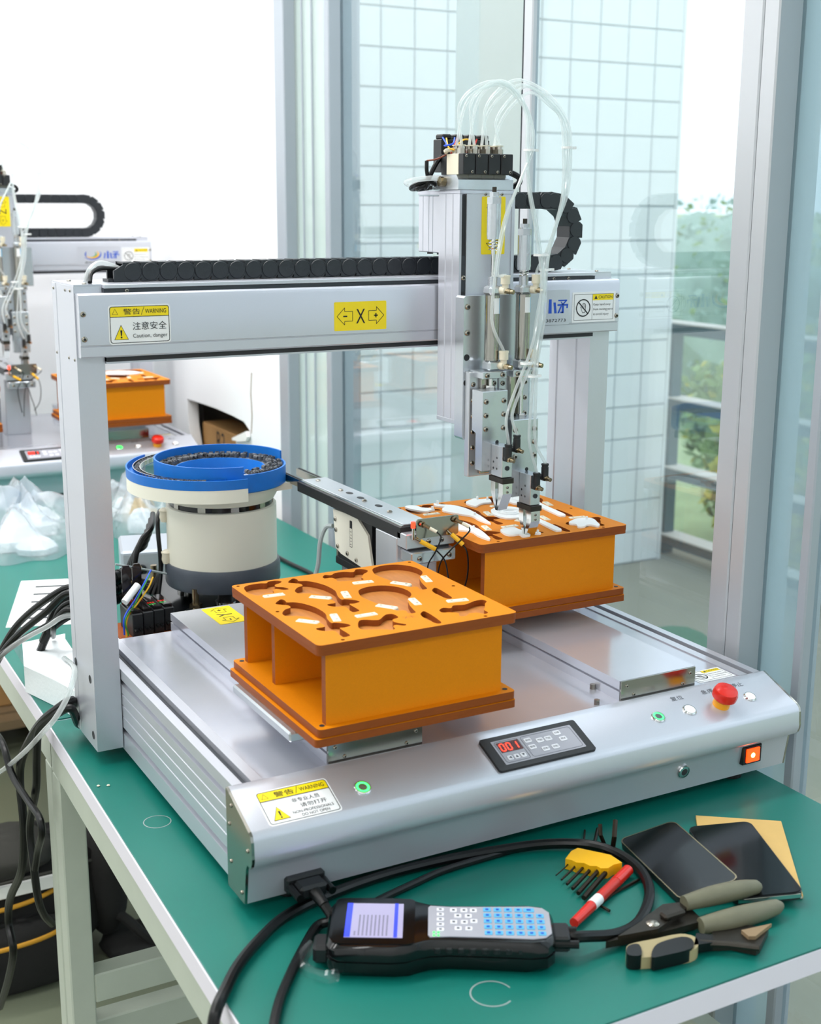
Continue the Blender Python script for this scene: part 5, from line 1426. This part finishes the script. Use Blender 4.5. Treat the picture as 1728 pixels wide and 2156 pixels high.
b = MB(); b.box(-kw / 2, kw / 2, -kh / 2, kh / 2, 0, .0035, .0004); b.build('cover', 'kraft', tk)
b = MB(); b.box(-kw / 2 + .001, kw / 2 - .001, -kh / 2 - .0005, kh / 2 - .001, .0008, .0028); b.build('pages', 'paper', tk)
p2, w2, h2 = phone('black phone lying face up on the yellow notebook, a reddish glint at its top', [(1466, 1737), (1600, 1716), (1663, 1880), (1530, 1908)], Z_ + .0036, .004)
b = MB(); b.box(-w2 * .45, w2 * .45, -h2 / 2 - .0003, -h2 / 2 + .0012, .0015, .0066, .0006); b.build('chrome_edge', 'chrome', p2)
p1, w1, h1 = phone('black phone with worn gold edges leaning left of the other phone', [(1306, 1762), (1420, 1723), (1556, 1850), (1428, 1908)], Z_ + .0004, .0135)
b = MB(); o_ = rrect(-w1 / 2, w1 / 2, -h1 / 2, h1 / 2, .009, 5); i_ = rrect(-w1 / 2 + .0014, w1 / 2 - .0014, -h1 / 2 + .0014, h1 / 2 - .0014, .008, 5)
Face((0, 0, .0076), (1, 0, 0), (0, 1, 0)).ring(b, o_, i_, .0009); b.build('worn_rim', 'brass', p1, smooth=0, recalc=False)

# hex key set: yellow holder and each key
kp_ = [at(a, c, z=Z_ + .006) for a, c in ((1208, 1792), (1296, 1812), (1275, 1842), (1191, 1826))]
c = sum(kp_, Vector()) / 4
du = (kp_[1] - kp_[0]); du.z = 0; kang = math.atan2(du.y, du.x); KW = du.length
t = thing('hex_key_holder', 'yellow plastic hex key holder on the bench near the cable loop', 'tool holder', (c.x, c.y, Z_), (0, 0, kang))
b = MB(); b.prism([(-KW * .50, -.013), (-KW * .50, .006), (-KW * .42, .016), (KW * .35, .017), (KW * .52, .012), (KW * .70, .006), (KW * .56, -.002), (KW * .50, -.012), (KW * .36, -.016), (KW * .24, -.013), (KW * .10, -.016), (-KW * .05, -.013), (-KW * .22, -.0155), (-KW * .34, -.013)], 'z', .0, .012); b.build('body', 'yellowplastic', t, smooth=0)
nm = ['thinnest', 'second thinnest', 'third thinnest', 'middle-sized', 'second thickest', 'thickest']
KR = Matrix.Translation((c.x, c.y, Z_)) @ Matrix.Rotation(kang, 4, 'Z')
for i in range(6):
    x = -KW * .44 + KW * .175 * i; r = .0008 + .00042 * i; ln = .022 + .0062 * i
    b = MB(); b.tube([(x, .014, .006), (x, -.018, .006), (x - .004, -.016 - ln, .0045)], r, 6)
    o = b.build('hex_key', 'hexkey', smooth=0); o.matrix_world = KR
    tag(o, nm[i] + ' dark hex key held in the yellow holder', 'hex key', 'hex keys in the holder')
def loose(name, label, cat, pts, r, m, group=None, n=6):
    b = MB(); b.tube(pts, r, n); return tag(b.build(name, m, smooth=0), label, cat, group)
loose('hex_key', 'thick bronze hex key standing up behind the yellow holder', 'hex key', [at(1287, 1822, z=Z_ + .004), at(1289, 1790, z=Z_ + .004), at(1293, 1762, z=Z_ + .022), at(1295, 1728, z=Z_ + .032)], .0030, 'hexkey', 'loose hex keys')
loose('hex_key', 'bent bronze hex key crossing behind the yellow holder', 'hex key', [at(1268, 1808, z=Z_ + .003), at(1272, 1778, z=Z_ + .006), at(1264, 1758, z=Z_ + .018), at(1263, 1735, z=Z_ + .028)], .0024, 'hexkey', 'loose hex keys')
loose('hex_key', 'slim dark hex key lying left of the bronze ones behind the holder', 'hex key', [at(1247, 1790, z=Z_ + .003), at(1254, 1764, z=Z_ + .003), at(1258, 1745, z=Z_ + .003)], .0020, 'hexkey', 'loose hex keys')
loose('hex_key', 'thin dark hex key lying under the red marker', 'hex key', [at(1283, 1918, z=Z_ + .002), at(1262, 1906, z=Z_ + .002), at(1290, 1882, z=Z_ + .002), at(1345, 1852, z=Z_ + .002)], .0016, 'hexkey', 'loose hex keys')
loose('steel_pin', 'short dark pin on the mat left of the bronze hex keys', 'pin', [at(1229, 1774, z=Z_ + .001), at(1231, 1748, z=Z_ + .001)], .0012, 'hexkey')
# red marker
m0, m1 = at(1208, 1943, z=Z_ + .0065), at(1322, 1832, z=Z_ + .0065)
ax = (m1 - m0); ML = ax.length; ax.normalize()
t = thing('marker_pen', 'red marker pen lying across the hex keys', 'marker', m0)
for nm_, a, bb, r0, r1, m in (('cap', 0, .30, .0048, .0056, 'redgloss'), ('barrel', .30, .76, .0056, .0056, 'wirered'), ('tail', .76, 1.0, .0060, .0060, 'redgloss')):
    b = MB(); b.cyl(ax * ML * a, ax * ML * bb, r0, r1, 18); b.build(nm_, m, t)
b = MB(); b.cyl(ax * ML * .31, ax * ML * .44, .0058, .0058, 18); b.build('barcode_band', 'white', t)
# pliers
t = thing('pliers', 'crimping pliers with olive grips lying in front of the phones', 'pliers', at(1400, 1945, z=Z_))
o0 = Vector(t.location)
def grip(pts, zs, r):
    b = MB(o0); P = [at(a, c, z=Z_ + z) for (a, c), z in zip(pts, zs)]
    b.tube(spline(P, 6), r, 12, taper=lambda s: .82 + .28 * math.sin(PI * min(1, s * 1.15)) * 1.0 if s < .93 else .82 - (s - .93) * 6)
    b.build('grip', 'olive', t)
grip([(1440, 1902), (1500, 1886), (1560, 1872), (1600, 1866)], [.019, .020, .020, .018], .0092)
grip([(1475, 1950), (1530, 1938), (1590, 1922), (1645, 1906)], [.010, .011, .011, .010], .0100)
b = MB(o0); P = [at(a, c, z=Z_ + .008) for a, c in ((1395, 1910), (1440, 1905), (1460, 1925), (1480, 1945), (1420, 1962), (1395, 1968), (1350, 1975), (1275, 1990), (1275, 1983), (1335, 1960), (1360, 1935))]
b.prism([(p.x, p.y) for p in P], 'z', Z_ + .0045, Z_ + .0115); b.build('jaw', 'gunmetal', t, smooth=0)
b = MB(o0); P = [at(a, c, z=Z_ + .013) for a, c in ((1390, 1925), (1445, 1900), (1452, 1912), (1410, 1945), (1385, 1962), (1300, 1978), (1330, 1958), (1360, 1940))]
b.prism([(p.x, p.y) for p in P], 'z', Z_ + .0116, Z_ + .0165); b.build('jaw', 'gunmetal', t, smooth=0)
b = MB(o0); p = at(1374, 1944, z=Z_ + .017); b.lathe(p, [(0, .0022), (.0035, .002), (.0066, .0004), (.0070, -.002)], 20, closed=False); b.build('pivot_bolt', 'screwhead', t)
b = MB(o0); p = at(1415, 1925, z=Z_ + .018); b.box(p.x - .013, p.x + .013, p.y - .006, p.y + .005, p.z - .002, p.z + .004, .002); b.build('lock_lever', 'gunmetal', t)
# folding knife / cutter with khaki inlay
t = thing('utility_knife', 'utility knife with a khaki and black grip in front of the pliers', 'knife', at(1400, 1998, z=Z_))
o0 = Vector(t.location)
def on_mat(px, z): return [(at(a, c, z=z).x, at(a, c, z=z).y) for a, c in px]
b = MB(o0); b.prism(smooth2(on_mat([(1318, 2003), (1325, 1988), (1380, 1976), (1430, 1966), (1462, 1972), (1470, 1988), (1455, 2002), (1395, 2012), (1350, 2016), (1322, 2014)], Z_ + .012), 3), 'z', Z_, Z_ + .012); b.build('handle', 'khaki', t, smooth=30)
b = MB(o0); b.prism(smooth2(on_mat([(1376, 1996), (1392, 1984), (1435, 1973), (1458, 1980), (1454, 1998), (1400, 2012), (1372, 2016)], Z_ + .014), 3), 'z', Z_ + .001, Z_ + .0145); b.build('grip_inlay', 'rubber', t, smooth=30)
b = MB(o0); b.prism(smooth2(on_mat([(1318, 2004), (1324, 1992), (1345, 1990), (1350, 2012), (1325, 2013)], Z_ + .014), 3), 'z', Z_ + .0005, Z_ + .0150); b.build('end_cap', 'rubber', t, smooth=30)
b = MB(o0); b.prism(on_mat([(1465, 1972), (1500, 1976), (1500, 1992), (1460, 1998)], Z_ + .008), 'z', Z_ + .003, Z_ + .012); b.build('neck', 'rubber', t, smooth=0)
t = thing('nippers', 'dark side cutters with pointed jaws beside the olive pliers', 'cutters', at(1560, 1985, z=Z_))
o0 = Vector(t.location)
b = MB(o0); b.prism(on_mat([(1500, 1962), (1560, 1950), (1618, 1958), (1600, 1995), (1592, 2001), (1540, 1990), (1495, 1992)], Z_ + .006), 'z', Z_ + .0005, Z_ + .008); b.build('body', 'gunmetal', t, smooth=0)
b = MB(o0); b.tube([at(1470, 1985, z=Z_ + .009), at(1530, 1988, z=Z_ + .010), at(1598, 1996, z=Z_ + .010)], .0032, 8); b.build('arm', 'gunmetal', t)
b = MB(o0); b.prism(on_mat([(1560, 1962), (1624, 1948), (1590, 1975), (1575, 1975)], Z_ + .010), 'z', Z_ + .0082, Z_ + .012); b.build('jaw', 'wood', t, smooth=0)
loose('small_screw', 'tiny steel screw on the mat beside the knife end', 'screw', [at(1302, 1988, z=Z_ + .002), at(1312, 1980, z=Z_ + .002)], .0018, 'screwhead')
loose('small_screw', 'tiny steel screw on the mat beside the first phone', 'screw', [at(1402, 1908, z=Z_ + .002), at(1412, 1914, z=Z_ + .002)], .0018, 'screwhead')

# ================================================================ left part of the bench: papers, foam, bags
t, w_, h_ = flat_thing('instruction_sheet', 'printed white instruction sheet lying under the cables', 'paper', [(50, 1228), (175, 1212), (172, 1318), (6, 1316)], .0006, .7602)
b = MB(); b.box(-w_ / 2, w_ / 2, -h_ / 2, h_ / 2, 0, .0005); b.build('sheet', 'paper', t)
f_ = Face((-w_ / 2, -h_ / 2, .0006), (1, 0, 0), (0, 1, 0)); b = MB(); rr = random.Random(9)
for i in range(5):
    y = h_ * (.14 + .17 * i)
    f_.poly(b, [(w_ * .25, y), (w_ * .75, y), (w_ * .75, y + .010), (w_ * .25, y + .010)], .0002, 0)
    for j in range(3): f_.line(b, (w_ * .12, y + .016 + j * .006), (w_ * (.4 + .4 * rr.random()), y + .016 + j * .006), .0013, .0002, 1)
b.build('print', ['darkslot', 'wiregrey'], t, smooth=0, recalc=False)
# foam block
P = [at(a, c, z=.800) for a, c in ((47, 1353), (137, 1334), (137, 1345), (190, 1420), (170, 1462), (110, 1430), (50, 1402))]
b = MB(); b.prism([(p.x, p.y) for p in P], 'z', .7606, .800); o = b.build('foam_block', 'foam', smooth=0); tag(o, 'white foam block beside the left post on the bench', 'foam')
# plastic film strips at the bench edge
P = [at(a, c, z=.7612) for a, c in ((20, 1352), (40, 1352), (52, 1378), (50, 1402))]
b = MB(); b.prism([(p.x, p.y) for p in P], 'z', .7606, .7612); o = b.build('film_strip', 'wrap'); tag(o, 'clear film strip at the bench edge beside the foam', 'film')

def bag(label, cx, cy, rx, ry, h, seed, inner, rot=0):
    t = thing('plastic_bag', label, 'bag', (cx, cy, .7606), (0, 0, rot), 'clear plastic bags')
    rnd = random.Random(seed); ph = [rnd.uniform(0, 6) for _ in range(8)]
    def surf(u, r, k):
        rr_ = 1 + .10 * math.sin(3 * u + ph[0]) + .07 * math.sin(5 * u + ph[1]) + .05 * math.sin(9 * u + ph[2])
        z = h * k * (max(0, 1 - r ** 2.2)) ** .6 * (1 + .22 * math.sin(4 * u + 3 * r + ph[3]) + .18 * math.sin(7 * u - 5 * r + ph[4])) + .010 * k * (1 - abs(math.sin(rx * r * math.cos(u) * 52 + ry * r * math.sin(u) * 31 + ph[5]))) ** 3 * (1 - r ** 2) + .008 * k * (1 - abs(math.sin(rx * r * math.cos(u) * 27 - ry * r * math.sin(u) * 60 + ph[6] + 1.5 * math.sin(u * 2)))) ** 3 * (1 - r ** 2)
        return (rx * r * rr_ * math.cos(u), ry * r * rr_ * math.sin(u), max(.0008, z + .001))
    for nm_, k, m in (('film', 1.0, 'bagfilm'),):
        b = MB(); n, q = 130, 56
        for j in range(q + 1):
            for i in range(n): b.v.append(Vector(surf(2 * PI * i / n, j / q, k)))
        for j in range(q):
            for i in range(n): b.f.append((j * n + i, j * n + (i + 1) % n, (j + 1) * n + (i + 1) % n, (j + 1) * n + i)); b.m.append(0)
        b.build(nm_, m, t, smooth=60, recalc=False)
    for (x, y, r, hh, m) in inner:
        b = MB(); prof = [(0, 0), (r, 0), (r * 1.05, hh * .4), (r * .6, hh * .9), (0, hh)]
        b.lathe((x, y, .001), prof, 14, closed=False); b.v = [Vector((v.x * (1 + .15 * math.sin(9 * v.y * 20)), v.y, v.z)) for v in b.v]; b.build('contents', m, t)
    return t
bag('crumpled clear plastic bag of white parts at the left edge of the bench', .150, 1.62, .128, .20, .085, 4, [(-.03, -.06, .05, .05, 'white'), (.03, .05, .055, .055, 'paper'), (.0, -.12, .04, .03, 'white')])
bag('clear plastic bag with a yellow scrap inside, behind the bowl feeder', .400, 1.62, .078, .17, .085, 11, [(-.01, -.05, .030, .05, 'white'), (.012, .01, .026, .066, 'yellowplastic'), (.0, .07, .035, .05, 'paper')])

# ================================================================ cables on the left
def C3(px, x=None, y=None, z=None): return at(px[0], px[1], x=x, y=y, z=z)
X0 = -.03
cord('black_cable', [Vector((.03, .60, .93))] + [C3(p, y=yy) for p, yy in (((150, 1236), .62), (105, 1252) and ((95, 1265), .66), ((40, 1312), .72), ((8, 1360), .76), ((-20, 1420), .80), ((-45, 1500), .82))], .0050, 'rubber', 'upper black cable sagging over the instruction sheet, leaving at the left', group='black cables at the left')
cord('black_cable', [Vector((.03, .59, .90))] + [C3(p, y=yy) for p, yy in (((150, 1248), .60), ((95, 1290), .64), ((40, 1335), .70), ((5, 1375), .74), ((-25, 1430), .78))], .0050, 'rubber', 'middle black cable sagging over the instruction sheet, leaving at the left', group='black cables at the left')
cord('black_cable', [Vector((.03, .58, .88))] + [C3(p, y=yy) for p, yy in (((150, 1284), .58), ((110, 1310), .62), ((50, 1345), .68), ((0, 1382), .74), ((-30, 1420), .78))], .0042, 'rubber', 'lower black cable sagging over the instruction sheet, leaving at the left', group='black cables at the left')
cord('black_cable', [C3(p, y=yy) for p, yy in (((165, 1262), .62), ((135, 1275), .64), ((118, 1298), .66), ((112, 1328), .68))] + [at(112, 1340, z=.806)], .0042, 'rubber', 'short black cable hanging down onto the mat behind the left post', group='black cables at the left')
cord('air_hose', [Vector((.03, .57, .88))] + [C3(p, y=yy) for p, yy in (((150, 1296), .58), ((95, 1322), .62), ((40, 1352), .68), ((0, 1384), .74), ((-30, 1420), .78))], .0036, 'tubing', 'clear air hose running beside the black cables at the left', group='clear hoses at the left')
cord('black_cable', [Vector((-.005, .535, .800)), Vector((-.022, .545, .795)), C3((150, 1475), x=-.035), C3((118, 1495), x=-.054), C3((88, 1520), x=-.066), C3((65, 1555), x=-.072), C3((45, 1600), x=-.074), C3((42, 1650), x=-.074), C3((50, 1740), x=-.074), C3((46, 1830), x=-.074), C3((22, 1890), x=-.074), C3((18, 1940), x=-.074), C3((28, 2000), x=-.074), C3((18, 2060), x=-.074), C3((0, 2120), x=-.074)], .0062, 'rubber', 'thick black cable hanging over the bench edge, left one of the pair', group='black cables at the left')
cord('black_cable', [Vector((-.005, .53, .782)), Vector((-.022, .53, .776)), C3((150, 1492), x=-.040), C3((125, 1500), x=-.052), C3((95, 1520), x=-.064), C3((80, 1545), x=-.070), C3((77, 1600), x=-.071), C3((76, 1660), x=-.071), C3((63, 1740), x=-.071), C3((72, 1830), x=-.071), C3((80, 1890), x=-.068), C3((92, 1925), y=.66), C3((110, 1945), y=.70)], .0056, 'rubber', 'thick black cable hanging over the bench edge, right one of the pair', group='black cables at the left')
cord('black_cable', [C3((-20, 1530), x=-.09), C3((5, 1565), x=-.09), C3((25, 1630), x=-.088), C3((55, 1680), x=-.084), C3((82, 1720), x=-.082), C3((88, 1755), x=-.082), C3((80, 1790), x=-.082), C3((74, 1830), x=-.084)], .0050, 'rubber', 'glossy black cable crossing behind the hanging pair under the bench', group='black cables at the left')
cord('air_hose', [Vector((-.030, .560, .86)), C3((157, 1410), x=-.036), C3((145, 1460), x=-.045), C3((118, 1510), x=-.060), C3((92, 1540), x=-.070), C3((55, 1580), x=-.080), C3((10, 1618), x=-.09), C3((-25, 1640), x=-.095)], .0036, 'tubing', 'clear air hose crossing in front of the hanging black cables', group='clear hoses at the left')
for k, (dx, lb) in enumerate(((0, 'black cable looping down the left of the feeder drum, outermost'), (.006, 'black cable looping down the left of the feeder drum, middle one'), (.012, 'black cable looping down the left of the feeder drum, innermost'))):
    cord('drum_cable', [Vector((.186 + dx * .3, .800 + dx, .985)), Vector((.176 + dx * .3, .782 + dx, .978)), Vector((.172 + dx * .3, .770 + dx, .955)), Vector((.172 + dx * .3, .765 + dx, .930)), Vector((.170 + dx * .3, .760 + dx, .900)), Vector((.160 - dx, .745 + dx, .868 + dx * .3))], .0034, 'rubber', lb, group='drum cables')
for k in range(4):
    cord('coiled_cable', [Vector((.190, .850 + .012 * k, .972 - .012 * k)), Vector((.168, .790 + .012 * k, .965 - .012 * k)), Vector((.150, .780 + .012 * k, .952 - .010 * k)), Vector((.138, .775 + .012 * k, .930 - .008 * k)), Vector((.136, .775 + .012 * k, .900 - .005 * k)), Vector((.150, .765 + .012 * k, .875 + .002 * k)), Vector((.165, .75 + .012 * k, .8655 + .004 * k))], .0042, 'rubber', ['foremost coil of black cable between connectors and drum', 'second coil of black cable between connectors and drum', 'third coil of black cable between connectors and drum', 'rearmost coil of black cable between connectors and drum'][k], group='cable coils')
cord('cable_tie_strip', [at(243, 1188, y=.66), at(300, 1198, y=.66), at(350, 1208, y=.672)], .0016, 'wiregrey', 'pale cable tie stretched from the connectors to the drum')
cord('signal_wire', [Vector((.064, .60, .866)), at(262, 1300, y=.60), at(285, 1262, y=.62), at(305, 1225, y=.63), at(318, 1200, y=.64)], .0012, 'wireblue', 'thin blue wire bending up beside the amplifiers', group='signal wires')
cord('signal_wire', [Vector((.067, .60, .862)), at(268, 1302, y=.605), at(290, 1270, y=.62), at(312, 1238, y=.63), at(322, 1215, y=.64)], .0012, 'wireyellow', 'thin yellow wire bending up beside the amplifiers', group='signal wires')
cord('signal_wire', [Vector((.070, .60, .864)), at(264, 1306, y=.602), at(284, 1272, y=.615), at(300, 1240, y=.625), at(315, 1210, y=.635)], .0011, 'wiregreen', 'thin green wire bending up beside the amplifiers', group='signal wires')
p, q = at(262, 1268, y=.605), at(290, 1232, y=.62)
b = MB(); b.cyl(p, q, .0052, n=12); o = b.build('wire_marker_sleeve', 'white'); tag(o, 'white printed sleeve round the wires beside the amplifiers', 'sleeve')
cord('black_cable', [at(577, 1168, z=.765), at(610, 1186, z=.765), at(650, 1205, z=.765), at(700, 1235, z=.765)], .0042, 'rubber', 'black cable lying on the mat right of the feeder drum')

# ================================================================ under the bench
t = thing('backpack', 'black backpack with mustard trim on the floor under the bench', 'bag', (.03, 1.27, 0))
def lump(name, c, s, m, e=2.6, par=t, n=28, q=16):
    b = MB(); vs = []
    sg = lambda v, p: math.copysign(abs(v) ** p, v)
    for j in range(q + 1):
        v = -PI / 2 + PI * j / q
        for i in range(n):
            u = 2 * PI * i / n
            x, y, z = sg(math.cos(v), 2 / e) * sg(math.cos(u), 2 / e), sg(math.cos(v), 2 / e) * sg(math.sin(u), 2 / e), sg(math.sin(v), 2 / e)
            w = 1 + .03 * math.sin(5 * u + 7 * v) + .025 * math.sin(9 * u - 3 * v)
            vs.append((c[0] + s[0] * x * w, c[1] + s[1] * y * w, c[2] + s[2] * z * (1 if z < 0 else w)))
    fs = [(j * n + i, j * n + (i + 1) % n, (j + 1) * n + (i + 1) % n, (j + 1) * n + i) for j in range(q) for i in range(n)]
    b.add(vs, fs); return b.build(name, m, par, smooth=70)
lump('body', (-.005, .03, .128), (.160, .11, .128), 'fabric', 3.0)
lump('front_pocket', (-.03, -.085, .070), (.125, .040, .070), 'fabric', 3.0)
lump('side_pouch', (.160, .0, .140), (.040, .075, .118), 'fabric', 2.3)
lump('top_flap', (-.06, .0, .245), (.12, .095, .030), 'fabricgrey', 2.6)
for z, y, x0, x1 in ((.178, -.092, -.16, .06), (.118, -.128, -.15, .07)):
    b = MB(); b.tube(spline([(x0, y + .01, z - .008), (x0 * .4, y - .010, z), ((x0 + x1) * .5 + .05, y - .008, z + .004), (x1, y + .01, z + .010)], 8), .0045, 8); b.build('trim', 'mustard', t)
b = MB(); b.tube(spline([(-.15, -.085, .222), (-.05, -.100, .230), (.05, -.098, .230), (.12, -.07, .220)], 8), .003, 6); b.build('zipper', 'fabricgrey', t)
b = MB(); b.box(-.15, .05, -.098, -.090, .196, .222, .002); b.build('white_tag', 'paper', t)
tl = Vector(t.location)
b = MB(); b.tube(spline([at(225, 1915, y=1.22) - tl, at(245, 1922, y=1.21) - tl, at(270, 1938, y=1.19) - tl, at(300, 1965, y=1.17) - tl, at(345, 1992, y=1.16) - tl, at(395, 1984, y=1.16) - tl, at(440, 1975, y=1.18) - tl], 8), .010, 8); b.build('strap', 'fabric', t)
b = MB(); b.lathe((.196, -.040, .172), [(.010, -.002), (.014, -.002), (.014, .002), (.010, .002)], 16, axis='x'); b.build('buckle', 'brass', t)
lump('bottom_flap', (.22, -.06, .022), (.085, .060, .022), 'fabric', 2.4)
t = thing('cardboard_carton', 'brown cardboard carton on the floor at the far left', 'box', (.07, 2.49, .10))
b = MB(); b.box(-.24, .215, -.10, .11, 0, .38, .004); b.build('carton', 'cardboard', t)
b = MB(); b.box(-.02, .03, -.1006, -.0995, 0.01, .37); b.build('tape', 'kraft', t)
t = thing('wooden_pallet', 'low wooden pallet under the cardboard carton at the far left', 'pallet', (.07, 2.46, 0))
for i in range(5):
    b = MB(); b.box(-.36, .30, -.18 + i * .066, -.125 + i * .066, .075, .0995); b.build('slat', 'wood', t)
for x in (-.33, -.03, .27):
    b = MB(); b.box(x - .03, x + .03, -.18, .14, 0, .075); b.build('runner', 'wood', t)
